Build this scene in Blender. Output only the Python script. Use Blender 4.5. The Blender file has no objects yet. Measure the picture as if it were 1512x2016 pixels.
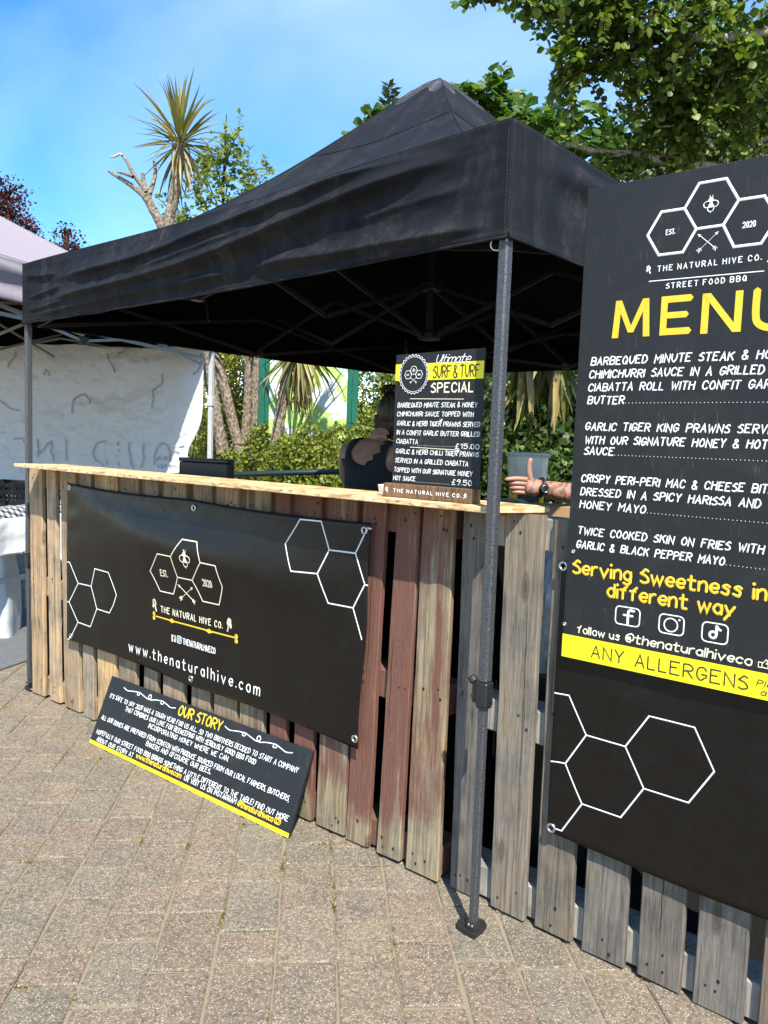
import bpy, bmesh, math, random
import numpy as np
from mathutils import Vector, Matrix, noise
random.seed(7); rng = np.random.default_rng(7)
SC = bpy.context.scene
COL = SC.collection
R_ = math.radians

# ------------------------------------------------------------------ camera
F_PX, YAW, PITCH, ROLL = 1541.91, -0.68740, -0.08776, -0.03562
CAM = np.array([1.17357, -1.96563, 1.38370])
def _rot(yaw, pitch, roll):
    cy, sy = math.cos(yaw), math.sin(yaw)
    fwd = np.array([sy*math.cos(pitch), cy*math.cos(pitch), math.sin(pitch)])
    right = np.array([cy, -sy, 0.0]); down = np.cross(fwd, right)
    c, s = math.cos(roll), math.sin(roll)
    return np.array([c*right+s*down, -s*right+c*down, fwd])
RC = _rot(YAW, PITCH, ROLL)
cam = bpy.data.objects.new('camera', bpy.data.cameras.new('camera')); COL.objects.link(cam)
m = Matrix.Identity(4)
for i in range(3):
    m[i][0], m[i][1], m[i][2], m[i][3] = RC[0][i], -RC[1][i], -RC[2][i], CAM[i]
cam.matrix_world = m
cam.data.sensor_fit = 'VERTICAL'; cam.data.sensor_height = 24.0
cam.data.lens = F_PX/2016*24.0
cam.data.clip_start = 0.05; cam.data.clip_end = 500
SC.camera = cam

# ------------------------------------------------------------------ sky, sun, exposure
SUN = Vector((.184, -.150, .327)).normalized()          # towards the sun
EL = math.asin(SUN.z)
world = bpy.data.worlds.new('World'); SC.world = world; world.use_nodes = True
wn = world.node_tree; wn.nodes.clear()
wo = wn.nodes.new('ShaderNodeOutputWorld'); wb = wn.nodes.new('ShaderNodeBackground')
sky = wn.nodes.new('ShaderNodeTexSky'); sky.sky_type = 'NISHITA'; sky.sun_disc = False
sky.sun_elevation = EL; sky.sun_rotation = math.atan2(SUN.x, SUN.y)
sky.air_density = 1.0; sky.dust_density = 0.15; sky.ozone_density = 2.0
tc = wn.nodes.new('ShaderNodeTexCoord'); mp = wn.nodes.new('ShaderNodeMapping')
mp.inputs['Scale'].default_value = (.8, 2.2, 3.0); mp.inputs['Rotation'].default_value = (0.3, 0.5, 0.9)
nz = wn.nodes.new('ShaderNodeTexNoise'); nz.inputs['Scale'].default_value = 1.1; nz.inputs['Detail'].default_value = 5; nz.inputs['Roughness'].default_value = .45; nz.inputs['Distortion'].default_value = .4
cr = wn.nodes.new('ShaderNodeValToRGB'); cr.color_ramp.elements[0].position = .36; cr.color_ramp.elements[1].position = .85
cr.color_ramp.elements[0].color = (0, 0, 0, 1); cr.color_ramp.elements[1].color = (.30, .30, .30, 1)
mx = wn.nodes.new('ShaderNodeMix'); mx.data_type = 'RGBA'
hs = wn.nodes.new('ShaderNodeHueSaturation'); hs.inputs['Saturation'].default_value = 1.38; hs.inputs['Value'].default_value = 1.0
mx.inputs['B'].default_value = (8.0, 9.0, 10.0, 1)
wn.links.new(tc.outputs['Generated'], mp.inputs['Vector']); wn.links.new(mp.outputs[0], nz.inputs['Vector'])
wn.links.new(nz.outputs['Fac'], cr.inputs['Fac']); wn.links.new(cr.outputs[0], mx.inputs['Factor'])
wn.links.new(sky.outputs[0], hs.inputs['Color']); wn.links.new(hs.outputs[0], mx.inputs['A'])
wn.links.new(mx.outputs['Result'], wb.inputs['Color']); wn.links.new(wb.outputs[0], wo.inputs[0])
wb.inputs['Strength'].default_value = 0.13
sl = bpy.data.lights.new('sun', 'SUN'); sl.energy = 4.5; sl.angle = R_(0.5); sl.color = (1.0, .94, .84)
so = bpy.data.objects.new('sun', sl); COL.objects.link(so)
so.rotation_euler = (-SUN).to_track_quat('-Z', 'Y').to_euler(); so.location = (3, -3, 8)
SC.view_settings.view_transform = 'Standard'; SC.view_settings.look = 'None'
SC.view_settings.gamma = 1.0; SC.view_settings.use_curve_mapping = False
SC.view_settings.exposure = 1.14

# ------------------------------------------------------------------ helpers
def at(u, v, t):
    """point at depth t along the sight line through pixel u, v of the 1512 x 2016 photograph"""
    q = np.array([(u-756)/F_PX, (v-1008)/F_PX, 1.0])
    return Vector(CAM + (RC.T @ q)*t)
def px(P):
    q = RC @ (np.array(P)-CAM)
    return 756+F_PX*q[0]/q[2], 1008+F_PX*q[1]/q[2]
WLOC = {}
def wloc(o): return WLOC.get(o.name, Vector((0, 0, 0)))
def thing(name, label, cat, loc=(0, 0, 0), group=None):
    o = bpy.data.objects.new(name, None); COL.objects.link(o)
    o.empty_display_size = .1; o.location = loc; WLOC[o.name] = Vector(loc)
    return tag(o, label, cat, group)
def tag(o, label, cat, group=None, kind=None):
    o['label'] = label; o['category'] = cat
    if group: o['group'] = group
    if kind: o['kind'] = kind
    return o
class MB:
    def __init__(s): s.v = []; s.f = []; s.mi = []; s.cur = 0
    def add(s, vs, fs):
        b = len(s.v); s.v += [tuple(p) for p in vs]
        for f in fs: s.f.append(tuple(i+b for i in f)); s.mi.append(s.cur)
    def box(s, a, b, bev=0):
        (x0, y0, z0), (x1, y1, z1) = a, b
        s.obox(((x0+x1)/2, (y0+y1)/2, (z0+z1)/2), ((x1-x0)/2, 0, 0), (0, (y1-y0)/2, 0), (0, 0, (z1-z0)/2), bev)
    def obox(s, c, ax, ay, az, bev=0):
        c = Vector(c); ax = Vector(ax); ay = Vector(ay); az = Vector(az)
        if bev <= 0:
            vs = [c+ax*i+ay*j+az*k for k in (-1, 1) for j in (-1, 1) for i in (-1, 1)]
            s.add(vs, [(0, 2, 3, 1), (4, 5, 7, 6), (0, 1, 5, 4), (2, 6, 7, 3), (0, 4, 6, 2), (1, 3, 7, 5)]); return
        lx, ly, lz = ax.length, ay.length, az.length
        bx, by, bz = [min(bev/l, .45) for l in (lx, ly, lz)]
        def P(i, j, k, m):
            f = [1-bx, 1-by, 1-bz]; f[m] = 1
            return c+ax*i*f[0]+ay*j*f[1]+az*k*f[2]
        vs = []; idx = {}
        for k in (-1, 1):
            for j in (-1, 1):
                for i in (-1, 1):
                    for mm in range(3): idx[(i, j, k, mm)] = len(vs); vs.append(P(i, j, k, mm))
        fs = []
        for sg in (-1, 1):
            fs.append([idx[(sg, j, k, 0)] for j, k in ((-1, -1), (1, -1), (1, 1), (-1, 1))][::sg])
            fs.append([idx[(i, sg, k, 1)] for i, k in ((-1, -1), (-1, 1), (1, 1), (1, -1))][::sg])
            fs.append([idx[(i, j, sg, 2)] for i, j in ((-1, -1), (1, -1), (1, 1), (-1, 1))][::sg])
        for a in (-1, 1):
            for b in (-1, 1):
                q = [idx[(-1, a, b, 1)], idx[(1, a, b, 1)], idx[(1, a, b, 2)], idx[(-1, a, b, 2)]]; fs.append(q if a*b < 0 else q[::-1])
                q = [idx[(a, -1, b, 2)], idx[(a, 1, b, 2)], idx[(a, 1, b, 0)], idx[(a, -1, b, 0)]]; fs.append(q if a*b < 0 else q[::-1])
                q = [idx[(a, b, -1, 0)], idx[(a, b, 1, 0)], idx[(a, b, 1, 1)], idx[(a, b, -1, 1)]]; fs.append(q if a*b < 0 else q[::-1])
                for d in (-1, 1):
                    q = [idx[(a, b, d, 0)], idx[(a, b, d, 1)], idx[(a, b, d, 2)]]; fs.append(q if a*b*d > 0 else q[::-1])
        s.add(vs, fs)
    def tube(s, pts, r, n=8, cap=True, flat=None):
        pts = [Vector(p) for p in pts]; K = len(pts)
        rr = r if isinstance(r, (list, tuple)) else [r]*K
        t0 = (pts[1]-pts[0]).normalized(); up = Vector((0, 0, 1)) if abs(t0.z) < .9 else Vector((1, 0, 0))
        a = t0.cross(up).normalized(); vs = []
        for i, p in enumerate(pts):
            t = (pts[min(i+1, K-1)]-pts[max(i-1, 0)]).normalized()
            a = (a-t*a.dot(t)).normalized(); b = t.cross(a)
            for k in range(n):
                an = 2*math.pi*(k+.5)/n
                vs.append(p+(a*math.cos(an)+b*math.sin(an)*(flat or 1))*rr[i])
        fs = [(i*n+k, i*n+(k+1) % n, (i+1)*n+(k+1) % n, (i+1)*n+k) for i in range(K-1) for k in range(n)]
        if cap: fs += [tuple(range(n))[::-1], tuple((K-1)*n+k for k in range(n))]
        s.add(vs, fs)
    def lathe(s, c, prof, n=20, axis=(0, 0, 1)):
        ax = Vector(axis).normalized(); u = ax.orthogonal().normalized(); w = ax.cross(u); c = Vector(c); vs = []
        for r, h in prof:
            for k in range(n):
                an = 2*math.pi*k/n; vs.append(c+ax*h+(u*math.cos(an)+w*math.sin(an))*max(r, 1e-5))
        K = len(prof)
        s.add(vs, [(i*n+k, i*n+(k+1) % n, (i+1)*n+(k+1) % n, (i+1)*n+k) for i in range(K-1) for k in range(n)])
    def torus(s, c, R, r, axis, n=20, k=8):
        ax = Vector(axis).normalized(); u = ax.orthogonal().normalized(); w = ax.cross(u); c = Vector(c); vs = []
        for i in range(n):
            d = u*math.cos(2*math.pi*i/n)+w*math.sin(2*math.pi*i/n)
            for j in range(k):
                an = 2*math.pi*j/k; vs.append(c+d*(R+r*math.cos(an))+ax*r*math.sin(an))
        s.add(vs, [(i*k+j, i*k+(j+1) % k, ((i+1) % n)*k+(j+1) % k, ((i+1) % n)*k+j) for i in range(n) for j in range(k)])
    def grid(s, fn, nu, nv):
        vs = [fn(i/nu, j/nv) for j in range(nv+1) for i in range(nu+1)]
        s.add(vs, [(j*(nu+1)+i, j*(nu+1)+i+1, (j+1)*(nu+1)+i+1, (j+1)*(nu+1)+i) for j in range(nv) for i in range(nu)])
    def build(s, name, mats, parent=None, smooth=False, color=None, centre=True, lab=None):
        me = bpy.data.meshes.new(name)
        V = np.array(s.v, dtype=float); c = (V.min(0)+V.max(0))/2 if centre else np.zeros(3)
        me.from_pydata([tuple(p) for p in (V-c)], [], s.f)
        mats = mats if isinstance(mats, (list, tuple)) else [mats]
        for q in mats: me.materials.append(q)
        if len(mats) > 1: me.polygons.foreach_set('material_index', s.mi)
        if smooth: me.polygons.foreach_set('use_smooth', [True]*len(me.polygons))
        me.update()
        return link(name, me, Vector(c), parent, color, lab)
def link(name, me, loc, parent=None, color=None, lab=None):
    o = bpy.data.objects.new(name, me); COL.objects.link(o)
    WLOC[o.name] = Vector(loc)
    if parent is not None:
        o.parent = parent; o.location = Vector(loc)-wloc(parent)
    else: o.location = loc
    if color: o.color = color if len(color) == 4 else (*color, 1)
    if lab: o['label'] = lab
    return o
def recess(o, w=.003, seg=2):
    b = o.modifiers.new('bevel', 'BEVEL'); b.width = w; b.segments = seg; b.limit_method = 'ANGLE'; return o
def catmull(P, closed=False, n=5):
    P = [Vector(p) for p in P]; K = len(P); out = []
    if K < 3 and not closed: return P
    for i in range(K if closed else K-1):
        p0, p1, p2, p3 = (P[(i-1) % K], P[i], P[(i+1) % K], P[(i+2) % K]) if closed else (P[max(i-1, 0)], P[i], P[i+1], P[min(i+2, K-1)])
        for k in range(n):
            t = k/n
            out.append(.5*((2*p1)+(p2-p0)*t+(2*p0-5*p1+4*p2-p3)*t*t+(3*p1-p0-3*p2+p3)*t*t*t))
    out.append(P[0] if closed else P[-1]); return out
def fbm(p, o=3): return noise.fractal(Vector(p), 1.0, 2.0, o)

# ------------------------------------------------------------------ materials
class NT:
    def __init__(s, name):
        s.m = bpy.data.materials.new(name); s.m.use_nodes = True; s.t = s.m.node_tree; s.t.nodes.clear()
        s.out = s.n('ShaderNodeOutputMaterial'); s.b = s.n('ShaderNodeBsdfPrincipled'); s.l(s.b.outputs[0], s.out.inputs[0])
    def n(s, k, **kw):
        q = s.t.nodes.new(k)
        for a, b in kw.items(): setattr(q, a, b)
        return q
    def l(s, a, b): s.t.links.new(a, b)
    def coord(s, kind='Object', scale=(1, 1, 1), rnd=0):
        c = s.n('ShaderNodeTexCoord'); o = c.outputs[kind]
        if rnd:
            oi = s.n('ShaderNodeObjectInfo'); mu = s.n('ShaderNodeMath', operation='MULTIPLY'); mu.inputs[1].default_value = rnd
            s.l(oi.outputs['Random'], mu.inputs[0]); ad = s.n('ShaderNodeVectorMath', operation='ADD')
            s.l(o, ad.inputs[0]); s.l(mu.outputs[0], ad.inputs[1]); o = ad.outputs[0]
        if scale != (1, 1, 1):
            mm = s.n('ShaderNodeMapping'); mm.inputs['Scale'].default_value = scale; s.l(o, mm.inputs[0]); o = mm.outputs[0]
        return o
    def noise(s, co, scale, detail=4, rough=.55, dist=0):
        q = s.n('ShaderNodeTexNoise'); q.inputs['Scale'].default_value = scale; q.inputs['Detail'].default_value = detail
        q.inputs['Roughness'].default_value = rough; q.inputs['Distortion'].default_value = dist; s.l(co, q.inputs['Vector']); return q.outputs['Fac']
    def vor(s, co, scale, feature='F1', out='Distance', rand=1):
        q = s.n('ShaderNodeTexVoronoi', feature=feature); q.inputs['Scale'].default_value = scale; q.inputs['Randomness'].default_value = rand; s.l(co, q.inputs['Vector']); return q.outputs[out]
    def ramp(s, f, *stops):
        q = s.n('ShaderNodeValToRGB'); e = q.color_ramp.elements
        while len(e) < len(stops): e.new(.5)
        for i, (p, c) in enumerate(stops):
            e[i].position = p; e[i].color = (c, c, c, 1) if not isinstance(c, tuple) else (*c, 1)
        s.l(f, q.inputs[0]); return q.outputs[0]
    def mix(s, f, a, b, mode='MIX'):
        q = s.n('ShaderNodeMix', data_type='RGBA', blend_type=mode)
        for key, val in (('Factor', f), ('A', a), ('B', b)):
            inp = q.inputs[key] if key != 'Factor' else q.inputs[0]
            if key == 'A': inp = q.inputs[6]
            if key == 'B': inp = q.inputs[7]
            if isinstance(val, tuple): inp.default_value = (*val, 1)
            elif isinstance(val, (int, float)): inp.default_value = val
            else: s.l(val, inp)
        return q.outputs[2]
    def math(s, op, a, b=None):
        q = s.n('ShaderNodeMath', operation=op)
        for i, val in enumerate((a, b)):
            if val is None: continue
            if isinstance(val, (int, float)): q.inputs[i].default_value = val
            else: s.l(val, q.inputs[i])
        return q.outputs[0]
    def sep(s, co):
        q = s.n('ShaderNodeSeparateXYZ'); s.l(co, q.inputs[0]); return q.outputs
    def objcol(s): return s.n('ShaderNodeObjectInfo').outputs['Color']
    def base(s, c): (s.l(c, s.b.inputs['Base Color']) if not isinstance(c, tuple) else setattr(s.b.inputs['Base Color'], 'default_value', (*c, 1)))
    def rough(s, r): (s.l(r, s.b.inputs['Roughness']) if not isinstance(r, (int, float)) else setattr(s.b.inputs['Roughness'], 'default_value', r))
    def spec(s, v): s.b.inputs['Specular IOR Level'].default_value = v
    def metal(s, v): s.b.inputs['Metallic'].default_value = v
    def bump(s, h, st=.3, d=.01):
        q = s.n('ShaderNodeBump'); q.inputs['Strength'].default_value = st; q.inputs['Distance'].default_value = d
        s.l(h, q.inputs['Height']); s.l(q.outputs[0], s.b.inputs['Normal'])
def plain(name, c, rough=.5, metal=0, var=.12, sc=30, bump=0, spec=.5):
    q = NT(name); co = q.coord('Object')
    n1 = q.noise(co, sc, 4); f = q.ramp(n1, (.3, 1-var), (.7, 1+var))
    q.base(q.mix(1.0, c, f, 'MULTIPLY')); q.rough(rough); q.metal(metal); q.spec(spec)
    if bump: q.bump(q.noise(co, sc*3, 3), bump, .004)
    return q.m
def wood(name, paint=None, dark=.5):
    q = NT(name); co = q.coord('Object', rnd=37)
    g = q.coord('Object', (1, 1, .045), rnd=19)
    grain = q.noise(g, 95, 6, .65, .6); fine = q.noise(g, 320, 3, .6)
    blot = q.noise(co, 7, 4, .6)
    c = q.mix(1.0, q.objcol(), q.ramp(grain, (.26, dark*.6), (.50, 1.0), (.78, 1.36)), 'MULTIPLY')
    c = q.mix(1.0, c, q.ramp(fine, (.35, .82), (.65, 1.12)), 'MULTIPLY')
    c = q.mix(1.0, c, q.ramp(blot, (.3, (.62, .64, .66)), (.52, (1, 1, 1)), (.75, (1.22, 1.08, .88))), 'MULTIPLY')
    kn = q.vor(q.coord('Object', (1, .2, .28), rnd=11), 9.0)
    c = q.mix(q.ramp(kn, (.05, .8), (.075, .45), (.085, .7), (.14, 0)), c, (.055, .038, .026))
    h = grain
    if paint:
        z = q.sep(q.coord('Object'))[2]
        w = q.noise(q.coord('Object', (1, 1, .07), rnd=23), 22, 6, .72)
        k = q.math('ADD', w, q.math('MULTIPLY', q.ramp(q.math('ADD', q.math('MULTIPLY', z, .8), .5), (.08, 0), (.2, 1)), .28))
        a = q.n('ShaderNodeObjectInfo').outputs['Alpha']
        k = q.math('ADD', k, q.math('SUBTRACT', a, .5))
        mask = q.ramp(k, (.54, 0), (.70, 1))
        pc = q.mix(1.0, paint, q.ramp(fine, (.3, .75), (.7, 1.2)), 'MULTIPLY')
        scr = q.noise(q.coord('Object', (1, 1, .5), rnd=5), 55, 5, .75)
        pc = q.mix(q.ramp(scr, (.62, 0), (.72, .55)), pc, (.38, .22, .17))
        c = q.mix(mask, c, pc)
    q.base(c); q.rough(.82); q.spec(.25)
    q.bump(q.math('ADD', grain, q.math('MULTIPLY', fine, .5)), .55, .004)
    return q.m
M = {}
M['wood'] = wood('weathered_wood')
M['redwood'] = wood('red_painted_wood', (.150, .070, .050))
M['hole'] = plain('nail_hole_dark', (.012, .010, .009), .9)
M['raw'] = wood('raw_wood')
def osb():
    q = NT('strand_board'); co = q.coord('Object', (1, .35, 3))
    v = q.vor(co, 34, out='Color'); n1 = q.noise(q.coord('Object', (.3, 1, 1)), 60, 4)
    bw = q.n('ShaderNodeRGBToBW'); q.l(v, bw.inputs[0])
    c = q.ramp(bw.outputs[0], (.1, (.36, .20, .075)), (.45, (.62, .42, .20)), (.9, (.74, .56, .32)))
    c = q.mix(1.0, c, q.ramp(n1, (.3, .78), (.7, 1.12)), 'MULTIPLY')
    q.base(c); q.rough(.6); q.bump(n1, .4, .003); return q.m
M['osb'] = osb()
def paver():
    q = NT('paver_concrete'); co = q.coord('Object', rnd=61); tint = q.objcol()
    wv = q.vor(co, 190, out='Color'); bw = q.n('ShaderNodeRGBToBW'); q.l(wv, bw.inputs[0])
    vd = q.vor(co, 190)
    peb = q.ramp(bw.outputs[0], (.52, 0), (.60, 1))
    inner = q.ramp(vd, (.30, 1), (.42, 0))
    pm = q.math('MULTIPLY', peb, inner)
    dk = q.ramp(bw.outputs[0], (.20, 1), (.26, 0))
    big = q.noise(co, 9, 4); med = q.noise(co, 75, 4, .7)
    c = q.mix(1.0, tint, q.ramp(big, (.3, (.86, .86, .88)), (.7, (1.14, 1.12, 1.06))), 'MULTIPLY')
    c = q.mix(1.0, c, q.ramp(med, (.3, .62), (.7, 1.35)), 'MULTIPLY')
    c = q.mix(q.math('MULTIPLY', dk, .40), c, (.040, .034, .028))
    c = q.mix(q.math('MULTIPLY', pm, .66), c, q.mix(q.noise(co, 60, 2), (.28, .23, .17), (.70, .61, .49)))
    st = q.noise(q.coord('Generated'), 2.2, 5, .7)
    q.base(c); q.rough(.88); q.spec(.3)
    q.bump(q.math('ADD', q.math('MULTIPLY', inner, .6), med), .5, .003)
    return q.m
M['paver'] = paver()
def sand():
    q = NT('joint_sand'); co = q.coord('Object')
    n1 = q.noise(co, 220, 4, .7); n2 = q.noise(co, 3, 4); n3 = q.noise(co, 14, 5, .7)
    c = q.ramp(n1, (.3, (.135, .108, .072)), (.7, (.30, .25, .168)))
    c = q.mix(q.ramp(n3, (.52, 0), (.66, .7)), c, (.13, .125, .05))
    q.base(c); q.rough(.95); q.bump(n1, .6, .004); return q.m
M['sand'] = sand()
def fabric(name, c, dust=(.20, .19, .17), amt=.35, rough=.55, spec=.45, trans=0, bst=.22):
    q = NT(name); co = q.coord('Object')
    d1 = q.noise(q.coord('Object', (1, 1, .35)), 5, 6, .68, .8); d2 = q.noise(co, 26, 5, .75, 1.2); w = q.noise(co, 700, 2)
    k = q.math('MULTIPLY', q.ramp(d1, (.48, 0), (.72, 1)), q.ramp(d2, (.42, .15), (.68, 1)))
    col = q.mix(q.math('MULTIPLY', k, amt), c, dust)
    sp = q.vor(co, 45); col = q.mix(q.math('MULTIPLY', q.ramp(sp, (.03, .5), (.06, 0)), q.ramp(d2, (.5, 0), (.6, 1))), col, dust)
    q.base(col); q.rough(q.ramp(d2, (.3, rough-.08), (.7, rough+.12))); q.spec(spec)
    q.bump(q.math('ADD', q.noise(co, 9, 5, .6, .6), q.math('MULTIPLY', w, .05)), bst, .02)
    if trans:
        t = q.n('ShaderNodeBsdfTranslucent'); q.l(col, t.inputs[0]); ms = q.n('ShaderNodeMixShader'); ms.inputs[0].default_value = trans
        q.l(q.b.outputs[0], ms.inputs[1]); q.l(t.outputs[0], ms.inputs[2]); q.l(ms.outputs[0], q.out.inputs[0])
    return q.m
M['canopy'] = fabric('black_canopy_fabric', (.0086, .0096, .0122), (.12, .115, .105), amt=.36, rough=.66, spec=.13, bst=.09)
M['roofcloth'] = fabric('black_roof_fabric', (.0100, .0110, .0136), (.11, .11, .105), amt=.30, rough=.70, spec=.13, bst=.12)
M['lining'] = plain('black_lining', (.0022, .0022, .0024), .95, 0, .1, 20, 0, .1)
M['mauve'] = fabric('mauve_canopy_fabric', (.265, .228, .248), (.33, .29, .30), .3, .7)
M['sheet'] = fabric('white_sheet_fabric', (.86, .87, .90), (.66, .66, .68), .2, .7, .2, .42)
M['cloth'] = fabric('white_cloth', (.78, .79, .80), (.5, .45, .6), .2, .7, .3)
M['pvc'] = fabric('dark_banner_vinyl', (.0062, .0052, .0044), (.036, .034, .032), .12, .33, .30, bst=.10)
def board():
    q = NT('chalkboard_paint'); co = q.coord('Object', rnd=13)
    n1 = q.noise(co, 6, 6, .7, 1.0); n2 = q.noise(q.coord('Object', (3, 1, .5), rnd=3), 45, 5, .7); n3 = q.noise(co, 120, 3)
    c = q.mix(q.ramp(n1, (.5, 0), (.78, .35)), (.0112, .0130, .0140), (.036, .038, .039))
    c = q.mix(q.math('MULTIPLY', q.ramp(n2, (.60, 0), (.72, .35)), q.ramp(n1, (.42, 0), (.6, 1))), c, (.17, .17, .165))
    q.base(c); q.rough(q.ramp(n1, (.3, .50), (.7, .66))); q.spec(.35); q.bump(q.math('ADD', n3, n2), .10, .002); return q.m
M['board'] = board()
M['boardedge'] = plain('board_edge_dark', (.03, .032, .035), .6)
def paintmat(name, c, var=.10):
    q = NT(name); co = q.coord('Object', rnd=3); n1 = q.noise(co, 60, 4, .7); n2 = q.noise(co, 9, 4)
    q.base(q.mix(1.0, q.mix(1.0, c, q.ramp(n1, (.3, 1-var), (.7, 1+var*.4)), 'MULTIPLY'), q.ramp(n2, (.3, 1-var*.8), (.7, 1.0)), 'MULTIPLY')); q.rough(.5); return q.m
M['white'] = paintmat('white_paint', (.80, .82, .81))
M['cream'] = paintmat('cream_print', (.80, .76, .55))
M['yellow'] = paintmat('yellow_paint', (.86, .55, .030), .14)
M['lemon'] = paintmat('lemon_yellow_paint', (.86, .73, .012), .05)
M['ink'] = paintmat('dark_ink', (.030, .027, .015))
M['greyprint'] = paintmat('grey_print', (.44, .46, .52))
M['steel'] = plain('eyelet_steel', (.55, .55, .54), .32, 1.0, .15, 80)
M['whitemetal'] = plain('white_coated_metal', (.44, .46, .46), .45, 0, .08, 20)
M['greymetal'] = plain('grey_truss_metal', (.30, .31, .31), .5, .2, .12, 25)
M['blackplastic'] = plain('black_plastic', (.014, .015, .017), .42, 0, .2, 40)
M['darkmetal'] = plain('dark_truss_metal', (.010, .010, .010), .5, .3, .2, 30)
def hammer():
    q = NT('hammered_grey_paint'); co = q.coord('Object', (1, 1, .8))
    v = q.noise(co, 270, 3, .6); n2 = q.noise(co, 520, 2)
    q.base(q.ramp(v, (.36, (.026, .028, .032)), (.64, (.120, .126, .135)))); q.rough(.36); q.metal(.35)
    q.bump(v, .8, .003); return q.m
M['hammer'] = hammer()
def leafmat(name, a, b, c=None, trans=.35, rough=.45, obj=False):
    q = NT(name)
    r = q.n('ShaderNodeObjectInfo').outputs['Random'] if obj else q.n('ShaderNodeNewGeometry').outputs['Random Per Island']
    col = q.ramp(r, (0, a), (.6, b), (1, c or b)); co = q.coord('Object')
    col = q.mix(1.0, col, q.ramp(q.noise(co, 3.0, 3), (.3, .8), (.7, 1.15)), 'MULTIPLY')
    q.base(col); q.rough(rough); q.spec(.4)
    t = q.n('ShaderNodeBsdfTranslucent'); ms = q.n('ShaderNodeMixShader'); ms.inputs[0].default_value = trans
    q.l(q.mix(1.0, col, (1.25, 1.3, .55), 'MULTIPLY'), t.inputs[0])
    q.l(q.b.outputs[0], ms.inputs[1]); q.l(t.outputs[0], ms.inputs[2]); q.l(ms.outputs[0], q.out.inputs[0]); return q.m
M['alderleaf'] = leafmat('alder_leaf', (.045, .085, .012), (.10, .165, .02), (.22, .28, .05), .42)
M['alderleaf1'] = leafmat('alder_leaf_single', (.045, .085, .012), (.10, .165, .02), (.24, .30, .055), .42, obj=True)
M['willow'] = leafmat('pale_far_leaf', (.10, .13, .025), (.17, .20, .05), (.25, .25, .09), .4)
M['broad'] = leafmat('broad_leaf', (.040, .085, .015), (.075, .15, .025), (.16, .24, .04), .36)
M['broad1'] = leafmat('broad_leaf_single', (.040, .085, .015), (.075, .15, .025), (.17, .25, .04), .36, obj=True)
M['sapling'] = leafmat('sapling_leaf', (.09, .14, .015), (.17, .23, .03), (.28, .32, .06), .45)
M['ivy'] = leafmat('golden_ivy_leaf', (.13, .15, .012), (.25, .25, .025), (.42, .38, .07), .3)
M['hedge'] = leafmat('hedge_leaf', (.07, .115, .012), (.17, .21, .022), (.34, .34, .06), .34)
M['darkbush'] = leafmat('dark_bush_leaf', (.020, .045, .010), (.045, .085, .018), (.12, .18, .04), .3)
M['copper'] = leafmat('copper_leaf', (.035, .008, .012), (.075, .016, .020), (.14, .035, .035), .25)
M['conifer'] = leafmat('conifer_needle', (.03, .055, .02), (.05, .08, .03), None, .15)
M['strap'] = leafmat('strap_leaf', (.09, .115, .022), (.20, .19, .045), (.40, .30, .13), .25, .42, obj=True)
M['drystrap'] = leafmat('dry_strap_leaf', (.22, .17, .06), (.33, .26, .10), (.42, .30, .13), .25, .5, obj=True)
def bark(name, a, b, sc=30, st=1.0, zs=.5):
    q = NT(name); co = q.coord('Object', (1, 1, zs)); n1 = q.noise(co, sc, 6, .7, .5); n2 = q.vor(co, sc*1.4)
    q.base(q.mix(1.0, q.ramp(n1, (.3, a), (.7, b)), q.ramp(n2, (.1, .6), (.5, 1.1)), 'MULTIPLY')); q.rough(.9); q.spec(.2)
    q.bump(q.math('ADD', n1, n2), st, .02); return q.m
M['palmbark'] = bark('cordyline_bark', (.11, .085, .06), (.32, .26, .195), 26)
M['alderbark'] = bark('alder_bark', (.10, .085, .062), (.42, .37, .30), 18, .6)
M['twig'] = bark('twig_bark', (.035, .025, .016), (.085, .06, .04), 40)

# ------------------------------------------------------------------ ground and paving
def structure(o): o['kind'] = 'structure'; return o
g = MB(); g.grid(lambda a, b: (-90+a*120, -30+b*130, -.006), 40, 40)
ground = structure(g.build('paved_ground', M['sand']))
PD = Vector((math.cos(R_(134.5)), math.sin(R_(134.5)), 0)); PN = Vector((PD.y, -PD.x, 0))
P0 = Vector((-.395, -.470, 0))                      # a point on one long joint
PW = .1615
tints = [(0.169, 0.136, 0.097), (0.165, 0.137, 0.1), (0.158, 0.132, 0.1), (0.171, 0.133, 0.096), (0.163, 0.136, 0.1), (0.169, 0.138, 0.1), (0.15, 0.13, 0.096), (0.169, 0.131, 0.095)]
cand = []
for k in range(-34, 12):
    rr = random.Random(100+k); s = -3.5-rr.random()*.25
    while s < 7.5:
        L = rr.choice([.125, .168, .168, .25, .25])
        c = P0+PN*(PW*(k+.5))+PD*(s+L/2)
        d = Vector((c.x-CAM[0], c.y-CAM[1], -CAM[2])); dep = float(RC[2] @ np.array(d))
        u, v = px((c.x, c.y, 0)) if dep > .3 else (9999, 9999)
        cand.append((c, L, dep, u, v, rr.random(), rr.randrange(len(tints)))); s += L
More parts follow.
